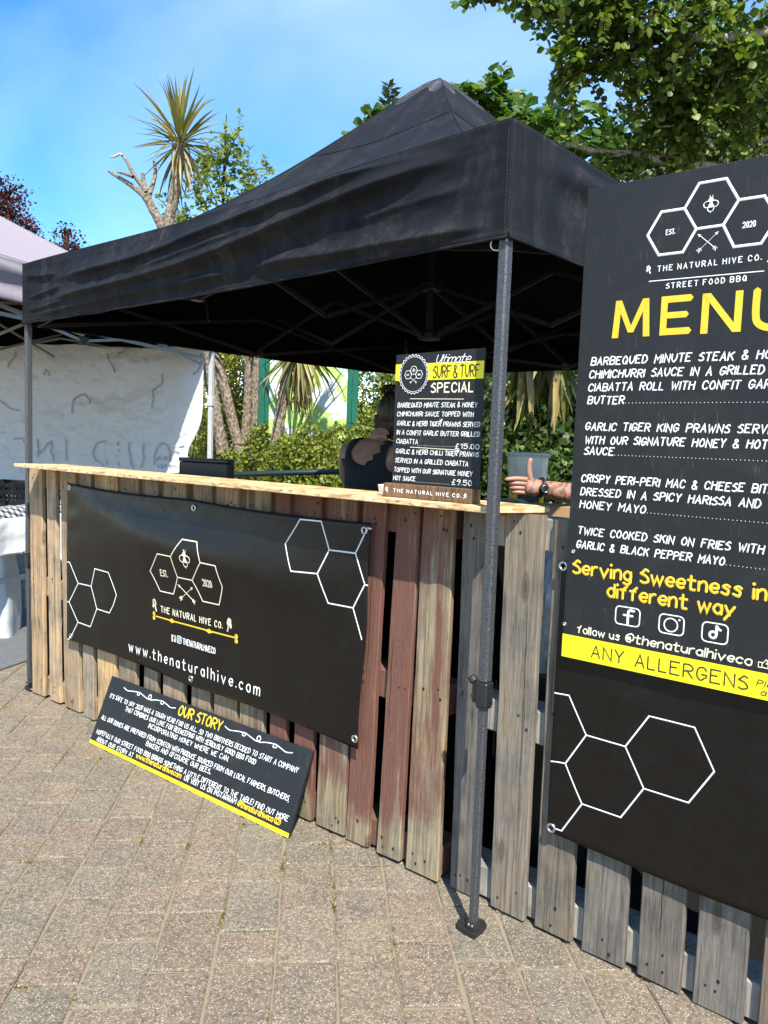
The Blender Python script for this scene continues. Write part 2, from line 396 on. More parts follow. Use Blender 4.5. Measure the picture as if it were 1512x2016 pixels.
def paver_mb(mb, c, L, rot, z, r):
    hw, hl = PW/2-.0012-r.uniform(0, .0022), L/2-.0016-r.uniform(0, .0022); e = .0050
    c = c+PN*r.uniform(-.0032, .0032)+PD*r.uniform(-.002, .002)
    def pt(i, j, zz, ins):
        cx = i*(hl-ins); cy = j*(hw-ins)
        cx *= 1-.0; p = PD*cx+PN*cy
        if rot: p = Matrix.Rotation(rot, 3, 'Z') @ p
        return c+p+Vector((0, 0, zz))
    ring = [(-1, -.93), (-.96, -1), (-.3, -1.0), (.3, -1), (.96, -1), (1, -.93), (1, .93), (.96, 1), (.3, 1), (-.3, 1), (-.96, 1), (-1, .93)]
    J = [(1+r.uniform(-.010, .006), 1+r.uniform(-.014, .008)) for _ in ring]
    lo = [pt(i*a, j*b, -.03, 0) for (i, j), (a, b) in zip(ring, J)]
    mi = [pt(i*a, j*b, z-.0038, .0004) for (i, j), (a, b) in zip(ring, J)]
    up = [pt(i*a, j*b, z+r.uniform(-.0006, .0006), e+r.uniform(-.0015, .0025)) for (i, j), (a, b) in zip(ring, J)]
    n = len(ring)
    mb.add(lo+mi+up, [(i, (i+1) % n, n+(i+1) % n, n+i) for i in range(n)]+[(n+i, n+(i+1) % n, 2*n+(i+1) % n, 2*n+i) for i in range(n)]+[tuple(range(2*n, 3*n))])
vis = [q for q in cand if q[2] > .4 and -120 < q[3] < 1630 and -50 < q[4] < 2150 and (q[0].y < .12 or q[0].x < -2.9)]
vis.sort(key=lambda q: q[2])
near = vis[:296]; nearset = set(id(q) for q in near)
moss_sites = []
for q in near:
    mb = MB(); r = random.Random(int(q[5]*1e6))
    paver_mb(mb, q[0], q[1], r.uniform(-.020, .020), r.uniform(-.0026, .0020), r)
    t = tints[q[6]]; k = r.uniform(.93, 1.07)
    o = mb.build('paver', M['paver'], ground, smooth=False, color=tuple(x*k for x in t))
    if r.random() < .75: moss_sites.append((q[0]+PD*(q[1]/2*r.choice((-1, 1)))+PN*PW/2*r.choice((-1, 1)), q[2]))
mb = MB()
for q in cand:
    if id(q) in nearset: continue
    if q[0].x < -9 or q[0].y > 6: continue
    paver_mb(mb, q[0], q[1], 0, 0, random.Random(int(q[5]*1e6)))
o = mb.build('distant_pavers', M['paver'], ground, color=tuple(sum(t[i] for t in tints)/len(tints) for i in range(3))); o['kind'] = 'stuff'
# moss and weeds in the joints
mb = MB(); rm = random.Random(3)
for p, d in moss_sites:
    if rm.random() < .45: continue
    n = rm.randrange(6, 40); along = rm.choice((PD, PN)); ln = rm.uniform(.012, .06)
    for _ in range(n):
        b = p+along*rm.gauss(0, ln)+Vector((rm.gauss(0, .0022), rm.gauss(0, .0022), -.006))
        a = rm.uniform(0, 6.28); h = rm.uniform(.004, .013); w = rm.uniform(.0015, .004)
        dx = Vector((math.cos(a), math.sin(a), 0)); lean = Vector((rm.gauss(0, .4), rm.gauss(0, .4), 1))*h
        mb.add([b-dx*w, b+dx*w, b+lean*.7+dx*w*.8, b+lean, b+lean*.7-dx*w*.8], [(0, 1, 2, 3, 4)])
M['moss'] = leafmat('moss_green', (.10, .10, .02), (.17, .16, .03), (.28, .22, .06), .3)
ms = mb.build('moss', M['moss']); ms['kind'] = 'stuff'; tag(ms, 'yellow green moss growing in the joints of the paving', 'moss', kind='stuff')
# fallen twigs / pale bits on the paving
# planted soil beyond the stall
g = MB(); soil_pts = [(-30, 4.3), (-6.2, 4.3), (-4.6, 3.6), (2.5, 3.4), (12, 6), (12, 40), (-30, 40)]
g.add([(x, y, .002) for x, y in soil_pts], [tuple(range(len(soil_pts)))])
M['soil'] = plain('garden_soil', (.06, .045, .03), .95, 0, .3, 12, .8)
structure(g.build('planting_bed', M['soil']))

# ------------------------------------------------------------------ pallets of the counter front
def slat_mesh(xb0, xb1, xt0, xt1, z0, z1, y0, th, r, holes=True, rough=.0012):
    mb = MB(); n = 9; prof = []
    rings = []
    for i in range(n+1):
        f = i/n; z = z0+(z1-z0)*f
        xa = xb0+(xt0-xb0)*f+r.uniform(-1, 1)*rough; xc = xb1+(xt1-xb1)*f+r.uniform(-1, 1)*rough
        yj = y0+r.uniform(-.0008, .0008); b = .0035
        if i == 0: za = z+r.uniform(0, .004); zb = z+r.uniform(0, .004)
        elif i == n: za = z-r.uniform(0, .005); zb = z-r.uniform(0, .005)
        else: za = zb = z
        rings.append([(xa, yj+b, za), (xa+b, yj, za), (xc-b, yj, zb), (xc, yj+b, zb), (xc, yj+th, zb), (xa, yj+th, za)])
    vs = [p for q in rings for p in q]
    fs = [(i*6+k, i*6+(k+1) % 6, (i+1)*6+(k+1) % 6, (i+1)*6+k) for i in range(n) for k in range(6)]
    fs += [tuple(range(6))[::-1], tuple(n*6+k for k in range(6))]
    mb.add(vs, fs); mb.cur = 1
    if holes:
        for zc in (z0+.055, (z0+z1)/2+.01, z1-.055):
            for _ in range(r.choice((2, 3, 3))):
                f = (zc-z0)/(z1-z0); xa = xb0+(xt0-xb0)*f; xc = xb1+(xt1-xb1)*f
                x = xa+(xc-xa)*r.uniform(.18, .85); z = zc+r.uniform(-.035, .035); ra = r.uniform(.0028, .0048)
                mb.add([(x+math.cos(a)*ra, y0-.0012, z+math.sin(a)*ra*1.35) for a in [k*math.pi/4 for k in range(8)]], [tuple(range(8))[::-1]])
    # drying cracks running with the grain
    for _ in range(r.choice((0, 1, 1, 2))):
        f0 = r.uniform(.2, .8); za = z0+r.uniform(0, .5)*(z1-z0); zb = min(z1-.002, za+r.uniform(.25, .75)*(z1-z0)); n = 22; L_ = []; R__ = []
        for i in range(n+1):
            f = i/n; z = za+(zb-za)*f; g_ = (z-z0)/(z1-z0); xa = xb0+(xt0-xb0)*g_; xc = xb1+(xt1-xb1)*g_
            x = xa+(xc-xa)*f0+.0035*fbm((z*7, f0*20, 0))+.0012*fbm((z*40, f0*9, 3)); w = .0011*math.sin(math.pi*min(.98, max(.02, f)))*r.uniform(.6, 1.3)
            L_.append((x-w, y0-.0012, z)); R__.append((x+w, y0-.0012, z))
        mb.add(L_+R__, [(i, n+1+i, n+2+i, i+1) for i in range(n)])
    return mb
def pallet(label, slats, xr, rails_col, wm, zt=1.19, rail_ends=0):
    t = thing('pallet', label, 'pallet', ((xr[0]+xr[1])/2, .07, 0), 'upright pallets of the counter front')
    for (xb0, xb1, xt0, xt1, y, col, kind) in slats:
        r = random.Random(int((xb0+5)*1e4))
        mb = slat_mesh(xb0, xb1, xt0, xt1, .004+r.uniform(0, .006), zt+.008+r.uniform(-.006, .004), y, .019, r)
        mb.build('slat', [M['redwood'] if kind == 'red' else M['wood'], M['hole']], t, color=col)
    for z0, z1 in ((.012, .108), (.535, .632), (zt-.095, zt-.002)):
        mb = MB(); mb.box((xr[0], .0215, z0), (xr[1], .118, z1), .004)
        o = mb.build('stringer', wm, t, color=rails_col)
    # back boards
    for z0, z1 in ((.02, .10), (zt-.1, zt-.01)):
        mb = MB(); mb.box((xr[0], .1205, z0), (xr[1], .137, z1), .003); mb.build('back_board', M['wood'], t, color=rails_col)
    return t
nat = [(0.385, 0.27, 0.159), (0.423, 0.31, 0.197), (0.336, 0.246, 0.154), (0.318, 0.25, 0.175), (0.5, 0.344, 0.175), (0.289, 0.221, 0.148), (0.259, 0.202, 0.142), (0.318, 0.236, 0.154), (0.278, 0.211, 0.142), (0.297, 0.221, 0.138)]
NS = [(-2.806, -2.680, -2.832, -2.700, 0), (-2.623, -2.526, -2.657, -2.571, .002), (-2.476, -2.335, -2.522, -2.382, .003), (-2.296, -2.201, -2.332, -2.236, .001), (-2.168, -2.017, -2.206, -2.019, .004)]
pallet('pale sandy wooden pallet at the far left end of the counter front', [(*s, c, 'nat') for s, c in zip(NS, nat)], (-2.81, -2.01), (.30, .21, .12), M['wood'])
NS = [(-1.991, -1.852, -1.986, -1.850, .002), (-1.789, -1.690, -1.797, -1.698, .004), (-1.642, -1.495, -1.656, -1.507, .001), (-1.446, -1.322, -1.455, -1.335, .003), (-1.297, -1.155, -1.304, -1.168, .002)]
pallet('brown weathered pallet behind the middle of the wide banner', [(*s, c, 'nat') for s, c in zip(NS, nat[5:])], (-2.0, -1.15), (.24, .17, .10), M['wood'])
rd = (.27, .225, .145)
NS = [(-1.144, -1.008, -1.129, -.990, .003, .30), (-.965, -.873, -.958, -.885, .001, .50), (-.835, -.735, -.824, -.726, .002, .56), (-.708, -.570, -.692, -.555, .000, .40), (-.563, -.463, -.532, -.433, .001, .52), (-.421, -.322, -.384, -.292, -.002, .50), (-.294, -.164, -.278, -.161, -.006, .38)]
pallet('worn red painted pallet between the wide banner and the grey pallet', [(*s[:5], (*rd, s[5]), 'red') for s in NS], (-1.14, -.17), (.20, .085, .06, .9), M['redwood'])
gy = [(0.135, 0.12, 0.102), (0.194, 0.168, 0.133), (0.167, 0.14, 0.107), (0.158, 0.141, 0.118), (0.158, 0.136, 0.11), (0.163, 0.145, 0.124), (0.155, 0.117, 0.085), (0.155, 0.136, 0.111)]
NS = [(-.122, -.030, -.134, -.040, .002), (.025, .140, .014, .137, 0), (.174, .287, .168, .285, .001), (.322, .443, .322, .443, 0), (.478, .591, .478, .591, .001), (.624, .742, .624, .742, -.001), (.776, .885, .776, .885, 0)]
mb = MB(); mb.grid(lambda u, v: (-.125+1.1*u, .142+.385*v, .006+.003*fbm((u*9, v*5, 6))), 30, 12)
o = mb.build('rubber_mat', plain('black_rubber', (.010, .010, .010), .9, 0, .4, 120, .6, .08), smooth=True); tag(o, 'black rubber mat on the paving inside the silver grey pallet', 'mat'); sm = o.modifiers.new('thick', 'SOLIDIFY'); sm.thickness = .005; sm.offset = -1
pallet('silver grey pallet behind the tall menu board', [(*s, c, 'nat') for s, c in zip(NS, gy)], (-.128, .90), (.29, .265, .225), M['wood'])

mb = MB(); mb.box((-2.812, .0225, .006), (-2.794, .150, 1.185), .003); mb.build('end_board', M['wood'], bpy.data.objects['pallet'], color=(.30, .21, .12))
# black sheet added behind the slats to keep the gaps dark
def darkener(u, v):
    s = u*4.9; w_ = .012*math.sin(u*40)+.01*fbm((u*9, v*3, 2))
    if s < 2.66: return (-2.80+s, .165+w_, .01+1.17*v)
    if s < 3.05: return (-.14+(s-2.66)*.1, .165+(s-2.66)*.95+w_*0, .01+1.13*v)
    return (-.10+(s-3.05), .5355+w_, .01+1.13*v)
mb = MB(); mb.grid(darkener, 120, 12)
o = mb.build('gap_darkener', M['lining'], smooth=True); tag(o, 'added black sheet behind the pallets that darkens the gaps between the slats', 'gap_darkener'); sm = o.modifiers.new('thick', 'SOLIDIFY'); sm.thickness = .002
# counter tops
def topboard(label, poly, z0, z1):
    mb = MB(); n = len(poly)
    mb.add([(x, y, z0) for x, y in poly]+[(x, y, z1) for x, y in poly], [tuple(range(n))[::-1], tuple(range(n, 2*n))]+[(i, (i+1) % n, n+(i+1) % n, n+i) for i in range(n)])
    o = mb.build('counter_top', M['osb']); recess(o, .002); return tag(o, label, 'counter top', 'strand board counter tops')
def ragged(a, b, n, r, amp):
    return [(a[0]+(b[0]-a[0])*i/n, a[1]+(b[1]-a[1])*i/n+r.uniform(-amp, amp)) for i in range(n)]
rr = random.Random(5)
topboard('long strand board counter top on the brown and red pallets', ragged((-2.75, -.118), (-.8815, -.119), 40, rr, .0025)+[(-.8815, -.119), (-.8815, .105), (-2.66, .10)], 1.2005, 1.2175)
topboard('short strand board counter top carrying the small special sign', ragged((-.8785, -.119), (.024, -.121), 20, rr, .0025)+[(.024, -.121), (.108, .055), (.10, .105), (-.8785, .105)], 1.2005, 1.2175)

# ------------------------------------------------------------------ hand lettering (stroke alphabet)
G = {
'A': '003960 1353', 'B': '0009 ~0949675504 ~0455635000', 'C': '~67491804114062', 'D': '0009 ~09395764523000', 'E': '69090060 0545', 'F': '690900 0545',
'G': '~67491804113052 346462', 'H': '0009 6069 0565', 'I': '0009', 'J': '~5952301002', 'K': '0009 6904 2660', 'L': '090050', 'M': '0009347970', 'N': '00096069',
'O': 'o3917041130516457', 'P': '0009 ~0949675504', 'Q': 'o3917041130516457 4360', 'R': '0009 ~0949675504 2560', 'S': '~583917063553512001', 'T': '0969 3930',
'U': '~09051230526569', 'V': '093069', 'W': '0920466089', 'X': '0069 0960', 'Y': '0934 6934 3430', 'Z': '09690060',
'0': 'o290702204247', '1': '072920', '2': '~071839575400 0060', '3': '~0829474535 ~3556532001', '5': '590905 ~05365453302001', '9': '~573616072949574420',
'.': 'd0001', ',': '100y', '!': '0903 d0001', "'": '0907', '-': '0444', '&': '~60172948360310406 3'.replace(' ', ''), '/': '0069', '%': '0069 o0918 5051',
'@': 'o45252333 ~4543527377594917041130 3050',
'\u00a3': '~5839262310 0050 0444',
'a': 'o36150311305254 5650', 'b': '0900 o36150311305254', 'c': '~553615031130 3051', 'd': 'o36150311305254 5950', 'e': '0353 ~53553615031130 3051', 'f': '~5948262420 0646',
'g': 'o36150311305254 ~56505z3x0y', 'h': '0900 ~0426465450', 'i': '0600 d0809', 'j': '~363z0x', 'k': '0900 5503 1450', 'l': '0900', 'm': '0600 ~04264540 ~44668580', 'n': '0600 ~0426465450',
'o': 'o36150311305155', 'p': '060x o36150311305254', 'r': '0600 ~042646', 's': '~553615244341300 1'.replace(' ', ''), 't': '~29213050 0656', 'u': '~0602113053 5650', 'v': '063066', 'w': '0620456086', 'x': '0660 0066', 'y': '0630 660x'}
YV = {'x': -3, 'y': -2, 'z': -1}
def glyph(ch):
    out = []; mxx = 0
    for st in G[ch].split():
        mode = ''
        if st[0] in '~od': mode = st[0]; st = st[1:]
        P = []
        for i in range(0, len(st)-1, 2):
            x = int(st[i]); y = YV[st[i+1]] if st[i+1] in YV else int(st[i+1]); P.append((x, y)); mxx = max(mxx, x)
        out.append((mode, P))
    return out, mxx
class Ink:
    """strokes of paint on a plane: fn(x, z) -> (point, normal)"""
    def __init__(s, fn, h=.0009, seg=0): s.fn = fn; s.mb = MB(); s.h = h; s.seg = seg
    def pt(s, x, z, lift): p, n = s.fn(x, z); return Vector(p)+Vector(n)*lift
    def stroke(s, P, w, closed=False):
        Q = [Vector((p[0], p[1])) for p in P]
        Q = [q for i, q in enumerate(Q) if i == 0 or (q-Q[i-1]).length > 1e-5]
        if closed and (Q[0]-Q[-1]).length < 1e-5: Q = Q[:-1]
        if s.seg:
            N_ = []; last = len(Q) if closed else len(Q)-1
            for i in range(last):
                a, b = Q[i], Q[(i+1) % len(Q)]; m_ = max(1, int((b-a).length/s.seg)); N_ += [a.lerp(b, k/m_) for k in range(m_)]
            Q = N_ if closed else N_+[Q[-1]]
        K = len(Q)
        if K < 2: return
        vs = []
        for i in range(K):
            a = Q[i-1] if (i > 0 or closed) else None; b = Q[(i+1) % K] if (i < K-1 or closed) else None
            d1 = (Q[i]-a).normalized() if a is not None else (b-Q[i]).normalized()
            d2 = (b-Q[i]).normalized() if b is not None else d1
            t = (d1+d2); t = t.normalized() if t.length > .15 else d1
            n = Vector((-t.y, t.x)); c = max(n.dot(Vector((-d1.y, d1.x))), .45); m = n*(w/2/c)
            e = Vector((0, 0))
            if not closed and i == 0: e = -d1*w*.22
            if not closed and i == K-1: e = d1*w*.22
            q = Q[i]
            l = q+m+e*.2; r = q-m+e*.2; cc = q+e*2
            vs += [s.pt(l.x, l.y, .0004), s.pt(cc.x, cc.y, .0004+s.h), s.pt(r.x, r.y, .0004)]
        fs = []
        for i in range(K if closed else K-1):
            j = (i+1) % K; a, b = i*3, j*3
            fs += [(a+1, a, b, b+1), (a+2, a+1, b+1, b+2)]
        s.mb.add(vs, fs)
    def poly(s, P, lift=.0012): s.mb.add([s.pt(x, z, lift) for x, z in P], [tuple(range(len(P)))])
    def band(s, x0, x1, z0, z1, lift=.0006, n=1):
        for i in range(n):
            a = x0+(x1-x0)*i/n; b = x0+(x1-x0)*(i+1)/n
            s.mb.add([s.pt(a, z0, lift), s.pt(b, z0, lift), s.pt(b, z1, lift), s.pt(a, z1, lift)], [(0, 1, 2, 3)])
    def text(s, txt, x, z, h, width=None, w=.003, slant=0, space=2.6, word=4.0, jit=0.0, rise=0.0, seed=0, wide=1.0):
        r = random.Random(hash(txt) % 1000 if False else len(txt)*7+seed); adv = []; cx = 0
        for ch in txt:
            if ch == ' ': adv.append((None, cx)); cx += word; continue
            g_, mw = glyph(ch); adv.append((g_, cx)); cx += mw+space*(1 if ch not in '.' else .8)
        cx -= space; sy = h/9.0; sx = (width/cx) if width else sy*wide
        for g_, ox in adv:
            if g_ is None: continue
            jy = r.uniform(-jit, jit)*h; ja = r.uniform(-jit, jit)*.5; js = 1+r.uniform(-jit, jit)*.5
            def tr(p):
                X = ox*sx+p[0]*sx+(p[1]*sy)*(slant+ja); Z = p[1]*sy*js+jy
                return (x+X, z+Z+rise*X)
            for mode, P in g_:
                Q = [Vector((*p, 0)) for p in P]
                if mode == '~': Q = catmull(Q, False, 4)
                elif mode == 'o': Q = catmull(Q, True, 4)
                if mode == 'd':
                    a = tr(P[0]); ra = w*.62; s.poly([(a[0]+math.cos(k*math.pi/4)*ra, a[1]+ra+math.sin(k*math.pi/4)*ra) for k in range(8)]); continue
                s.stroke([tr(q) for q in Q], w, mode == 'o')
        return s
    def dots(s, x0, x1, z, step, ra):
        x = x0
        while x < x1: s.poly([(x+math.cos(k*math.pi/3)*ra, z+math.sin(k*math.pi/3)*ra) for k in range(6)]); x += step
    def line(s, P, w): s.stroke(P, w); return s
    def loop(s, P, w): s.stroke(P, w, True); return s
    def rrect(s, x0, x1, z0, z1, r, w):
        P = []
        for cx, cz, a0 in ((x1-r, z1-r, 0), (x0+r, z1-r, 90), (x0+r, z0+r, 180), (x1-r, z0+r, 270)):
            P += [(cx+r*math.cos(R_(a0+k*30)), cz+r*math.sin(R_(a0+k*30))) for k in range(4)]
        s.stroke(P, w, True)
    def circle(s, cx, cz, rx, rz, w, n=20): s.stroke([(cx+rx*math.cos(2*math.pi*k/n), cz+rz*math.sin(2*math.pi*k/n)) for k in range(n)], w, True)
    def disc(s, cx, cz, rx, rz, n=12, lift=.0012): s.poly([(cx+rx*math.cos(2*math.pi*k/n), cz+rz*math.sin(2*math.pi*k/n)) for k in range(n)], lift)
    # emblem pieces
    def bee(s, cx, cz, k, w):
        P = lambda *q: [(cx+a*k, cz+b*k) for a, b in q]
        s.poly(P((-.32, .35), (.32, .35), (.36, .55), (.25, .8), (.08, .92), (-.08, .92), (-.25, .8), (-.36, .55)))
        s.line(P((-.12, .9), (-.2, 1.15)), w*.7); s.line(P((.12, .9), (.2, 1.15)), w*.7)
        s.poly(P((-.05, .33), (.05, .33), (.36, -.42), (-.36, -.42)))
        for sg in (-1, 1):
            s.stroke(catmull([Vector((cx+sg*a*k, cz+b*k, 0)) for a, b in ((.1, .36), (.55, .42), (.93, .15), (.8, -.3), (.42, -.38), (.22, -.05))], True, 4), w, True)
        s.stroke(catmull([Vector((cx+a*k, cz+b*k, 0)) for a, b in ((-.42, -.5), (-.3, -.82), (0, -.98), (.3, -.82), (.42, -.5))], False, 4), w)
        s.poly(P((-.08, -.95), (.08, -.95), (0, -1.2)))
    def arrow(s, a, b, w, k):
        a = Vector(a); b = Vector(b); d = (b-a).normalized(); n = Vector((-d.y, d.x)); s.line([a, b], w)
        s.poly([tuple(b+d*k*.5), tuple(b-d*k*.4+n*k*.38), tuple(b-d*k*.4-n*k*.38)][::-1])
        for i in range(3):
            c = a+d*k*(.1+.38*i); s.line([c+n*k*.42-d*k*.35, c, c-n*k*.42-d*k*.35], w*.9)
    def dipper(s, cx, cz, k, ang, w, drip=0):
        d = Vector((math.sin(ang), math.cos(ang))); n = Vector((d.y, -d.x)); c = Vector((cx, cz))
        pt = lambda a, b: tuple(c+n*a*k+d*b*k)
        s.loop([pt(-.3, -.1), pt(-.36, .3), pt(-.22, .75), pt(.22, .75), pt(.36, .3), pt(.3, -.1)], w)
        for b in (.05, .22, .39, .56): s.line([pt(-.3, b), pt(.3, b)], w*.8)
        s.line([pt(-.07, -.12), pt(-.07, -1.0), pt(.07, -1.0), pt(.07, -.12)], w*.8)
        if drip: s.line([(cx+drip*.36*k, cz+.2*k), (cx+drip*.55*k, cz-.15*k), (cx+drip*.5*k, cz-.4*k), (cx+drip*.38*k, cz-.2*k), (cx+drip*.3*k, cz-.5*k), (cx+drip*.22*k, cz-.2*k)], w*.8)
    def f_icon(s, x0, x1, z0, z1, w):
        W = x1-x0; H = z1-z0; s.stroke(catmull([Vector((x0+.76*W, z0+.84*H, 0)), Vector((x0+.58*W, z0+.84*H, 0)), Vector((x0+.52*W, z0+.68*H, 0)), Vector((x0+.52*W, z0+.04*H, 0))], False, 4), w*1.9)
        s.line([(x0+.34*W, z0+.55*H), (x0+.72*W, z0+.55*H)], w*1.6)
    def cam_icon(s, x0, x1, z0, z1, w):
        W = x1-x0; s.rrect(x0, x1, z0, z1, W*.24, w); s.circle((x0+x1)/2, (z0+z1)/2, W*.25, W*.25, w); s.disc(x0+W*.78, z0+W*.78, w*.55, w*.55, 8)
    def note_icon(s, x0, x1, z0, z1, w):
        W = x1-x0; s.circle(x0+.42*W, z0+.36*W, .15*W, .15*W, w*1.7, 14); s.line([(x0+.57*W, z0+.36*W), (x0+.57*W, z0+.80*W)], w*1.9)
        s.line([(x0+.58*W, z0+.79*W), (x0+.66*W, z0+.66*W), (x0+.76*W, z0+.62*W)], w*1.7)
    def build(s, mat, parent, name='lettering'): return s.mb.build(name, mat, parent)
def plane(y): return lambda x, z: ((x, y, z), (0, -1, 0))

# ------------------------------------------------------------------ tall menu board
MY = -.0450
t = thing('menu_board', 'tall black menu board with big yellow MENU heading', 'menu board', (.548, -.035, .827))
mb = MB(); mb.box((.236, MY, .827), (.862, MY+.0175, 2.052)); o = mb.build('panel', M['board'], t); recess(o, .0015)
f = plane(MY)
L = Ink(f)
hx = [(.518, 2.0165), (.579, 2.0165), (.6095, 1.964), (.579, 1.9125), (.518, 1.9125), (.4875, 1.964)]
L.loop(hx, .0062)
L.line([hx[5], (.432, 1.9645), (.4015, 1.913), (.432, 1.8625), (.490, 1.8625), (.518, 1.9125)], .0062)
L.line([hx[2], (.664, 1.9635), (.695, 1.912), (.664, 1.8600), (.606, 1.8600), (.579, 1.9125)], .0062)
L.bee(.548, 1.964, .0175, .0022)
L.text('EST.', .447, 1.908, .0115, .021, .0022); L.text('2020', .622, 1.8995, .0125, .0265, .0024)
for a, b in (((.566, 1.861), (.526, 1.897)), ((.526, 1.860), (.567, 1.897))): L.arrow(a, b, .0016, .0095)
L.dipper(.410, 1.831, .011, -.35, .0018, -1); L.dipper(.687, 1.829, .013, .5, .0018, 1)
L.text('THE NATURAL HIVE CO.', .432, 1.8235, .0122, .234, .0024, space=5, word=5)
L.line([(.413, 1.8015), (.6745, 1.798)], .0026)
L.text('STREET FOOD BBQ', .456, 1.7805, .0118, .182, .0024, space=5, word=5)
L.build(M['white'], t, 'emblem')
L = Ink(f, .0001); bold = .0185
mx0, mz0, mW, mH = .325, 1.669, .097, .0925
for k_, q_ in enumerate((((0, 0), (.0165, 0), (.0215, mH), (.006, mH)), ((mW-.0165, 0), (mW, 0), (mW-.006, mH), (mW-.0215, mH)), ((.006, mH), (.0215, mH), (.0555, .012), (.0415, .012)), ((mW-.0215, mH), (mW-.006, mH), (mW-.0415, .012), (mW-.0555, .012)))): L.poly([(mx0+a, mz0+b) for a, b in q_], .0006+.0002*k_)
nx0 = .544; nz0 = 1.667; nW = .0905
for k_, q_ in enumerate((((0, 0), (.0165, 0), (.0165, .093), (0, .093)), ((nW-.0165, 0), (nW, 0), (nW, .093), (nW-.0165, .093)), ((0, .093), (.0185, .093), (nW, 0), (nW-.0185, 0)))): L.poly([(nx0+a, nz0+b) for a, b in q_], .0006+.0002*k_)
L.stroke([(.516, 1.754), (.4545, 1.754), (.4545, 1.677), (.516, 1.677)], bold*.86); L.stroke([(.4645, 1.716), (.508, 1.716)], bold*.8)
L.stroke(catmull([Vector(p) for p in ((.664, 1.757, 0), (.664, 1.705, 0), (.672, 1.682, 0), (.698, 1.672, 0), (.724, 1.682, 0), (.732, 1.705, 0), (.732, 1.757, 0))], False, 4), bold*.86)
L.build(M['yellow'], t, 'heading')
L = Ink(f)
for txt, x, z, x1 in (('BARBEQUED MINUTE STEAK & HONEY', .2725, 1.6035, .752), ('CHIMICHURRI SAUCE IN A GRILLED', .2695, 1.570, .690), ('CIABATTA ROLL WITH CONFIT GARLIC', .2690, 1.537, .742), ('BUTTER', .2695, 1.504, .366),
        ('GARLIC TIGER KING PRAWNS SERVED', .267, 1.436, .738), ('WITH OUR SIGNATURE HONEY & HOT', .268, 1.4015, .7085), ('SAUCE', .268, 1.3725, .347),
        ('CRISPY PERI-PERI MAC & CHEESE BITES', .264, 1.301, .745), ('DRESSED IN A SPICY HARISSA AND', .264, 1.2665, .704), ('HONEY MAYO', .264, 1.2325, .439),
        ('TWICE COOKED SKIN ON FRIES WITH', .263, 1.163, .718), ('GARLIC & BLACK PEPPER MAYO', .261, 1.126, .635)):
    L = Ink(f); L.text(txt, x, z, .0185, x1-x, .0036, slant=.16, space=2.7, word=7.5, jit=.05)
    for dx_, dz_ in ((.372, 1.506), (.352, 1.374), (.446, 1.234), (.641, 1.128)):
        if 0 <= dz_-z < .004: L.dots(dx_, .838, dz_, .0092, .0011)
    L.build(M['white'], t, 'menu_line')
L = Ink(f); L.rrect(.380, .4435, .9425, .9885, .010, .0034); L.f_icon(.380, .4435, .9425, .9885, .0034); L.build(M['white'], t, 'social_icon')
L = Ink(f); L.rrect(.4930, .5535, .9400, .9870, .011, .0034); L.circle(.522, .9625, .0165, .0165, .0034); L.disc(.5425, .9785, .0028, .0028); L.build(M['white'], t, 'social_icon')
L = Ink(f); L.rrect(.5970, .6560, .9380, .9850, .011, .0034); L.note_icon(.601, .652, .9385, .9845, .0034); L.build(M['white'], t, 'social_icon')
L = Ink(f); L.text('Serving Sweetness in a', .256, 1.0575, .0335, .520, .0066, space=2.2, word=5); L.build(M['yellow'], t, 'slogan_line')
L = Ink(f); L.text('different way', .355, 1.009, .0335, .312, .0066, space=2.2, word=5); L.build(M['yellow'], t, 'slogan_line')
L = Ink(f); L.text('follow us', .278, .8995, .020, .116, .0032, space=2.4); L.text('@thenaturalhiveco', .410, .9005, .0215, .301, .0038, slant=.1, space=2.0)
hx_ = lambda *q: [(.727+a*.013, .8985+b*.013) for a, b in q]
L.loop(hx_((0, .2), (0, 1.1), (.6, 1.1), (.6, .2)), .002); L.line(hx_((.7, 1.0), (1.2, 1.7), (1.5, 1.5), (1.3, 1.0), (2.3, 1.0), (2.3, .75), (1.6, .75), (1.6, .5), (1.5, .2), (.7, .25)), .002)
L.build(M['cream'], t, 'handle_line')
L = Ink(f); L.band(.2362, .8618, .8275, .8895, .0007); L.build(M['lemon'], t, 'yellow_band')
L = Ink(plane(MY-.0008)); L.text('ANY ALLERGENS', .322, .8425, .0315, .385, .0036, space=2.6, word=6); L.build(M['ink'], t, 'allergen_notice')
L = Ink(plane(MY-.0008))
L.text('Please', .727, .858, .014, .075, .0020, slant=.25); L.build(M['ink'], t, 'small_print'); L = Ink(plane(MY-.0008)); L.text('ask', .737, .838, .014, .042, .0020, slant=.25); L.build(M['ink'], t, 'small_print')
for x, z in ((.2535, 1.1145), (.2405, .916)):
    mb = MB(); mb.torus((x, MY-.0012, z), .0042, .0018, (0, 1, 0), 10, 6); mb.lathe((x, MY-.0005, z), [(0, -.001), (.003, -.001)], 8, (0, 1, 0)); mb.build('screw', M['steel'], t, smooth=True)

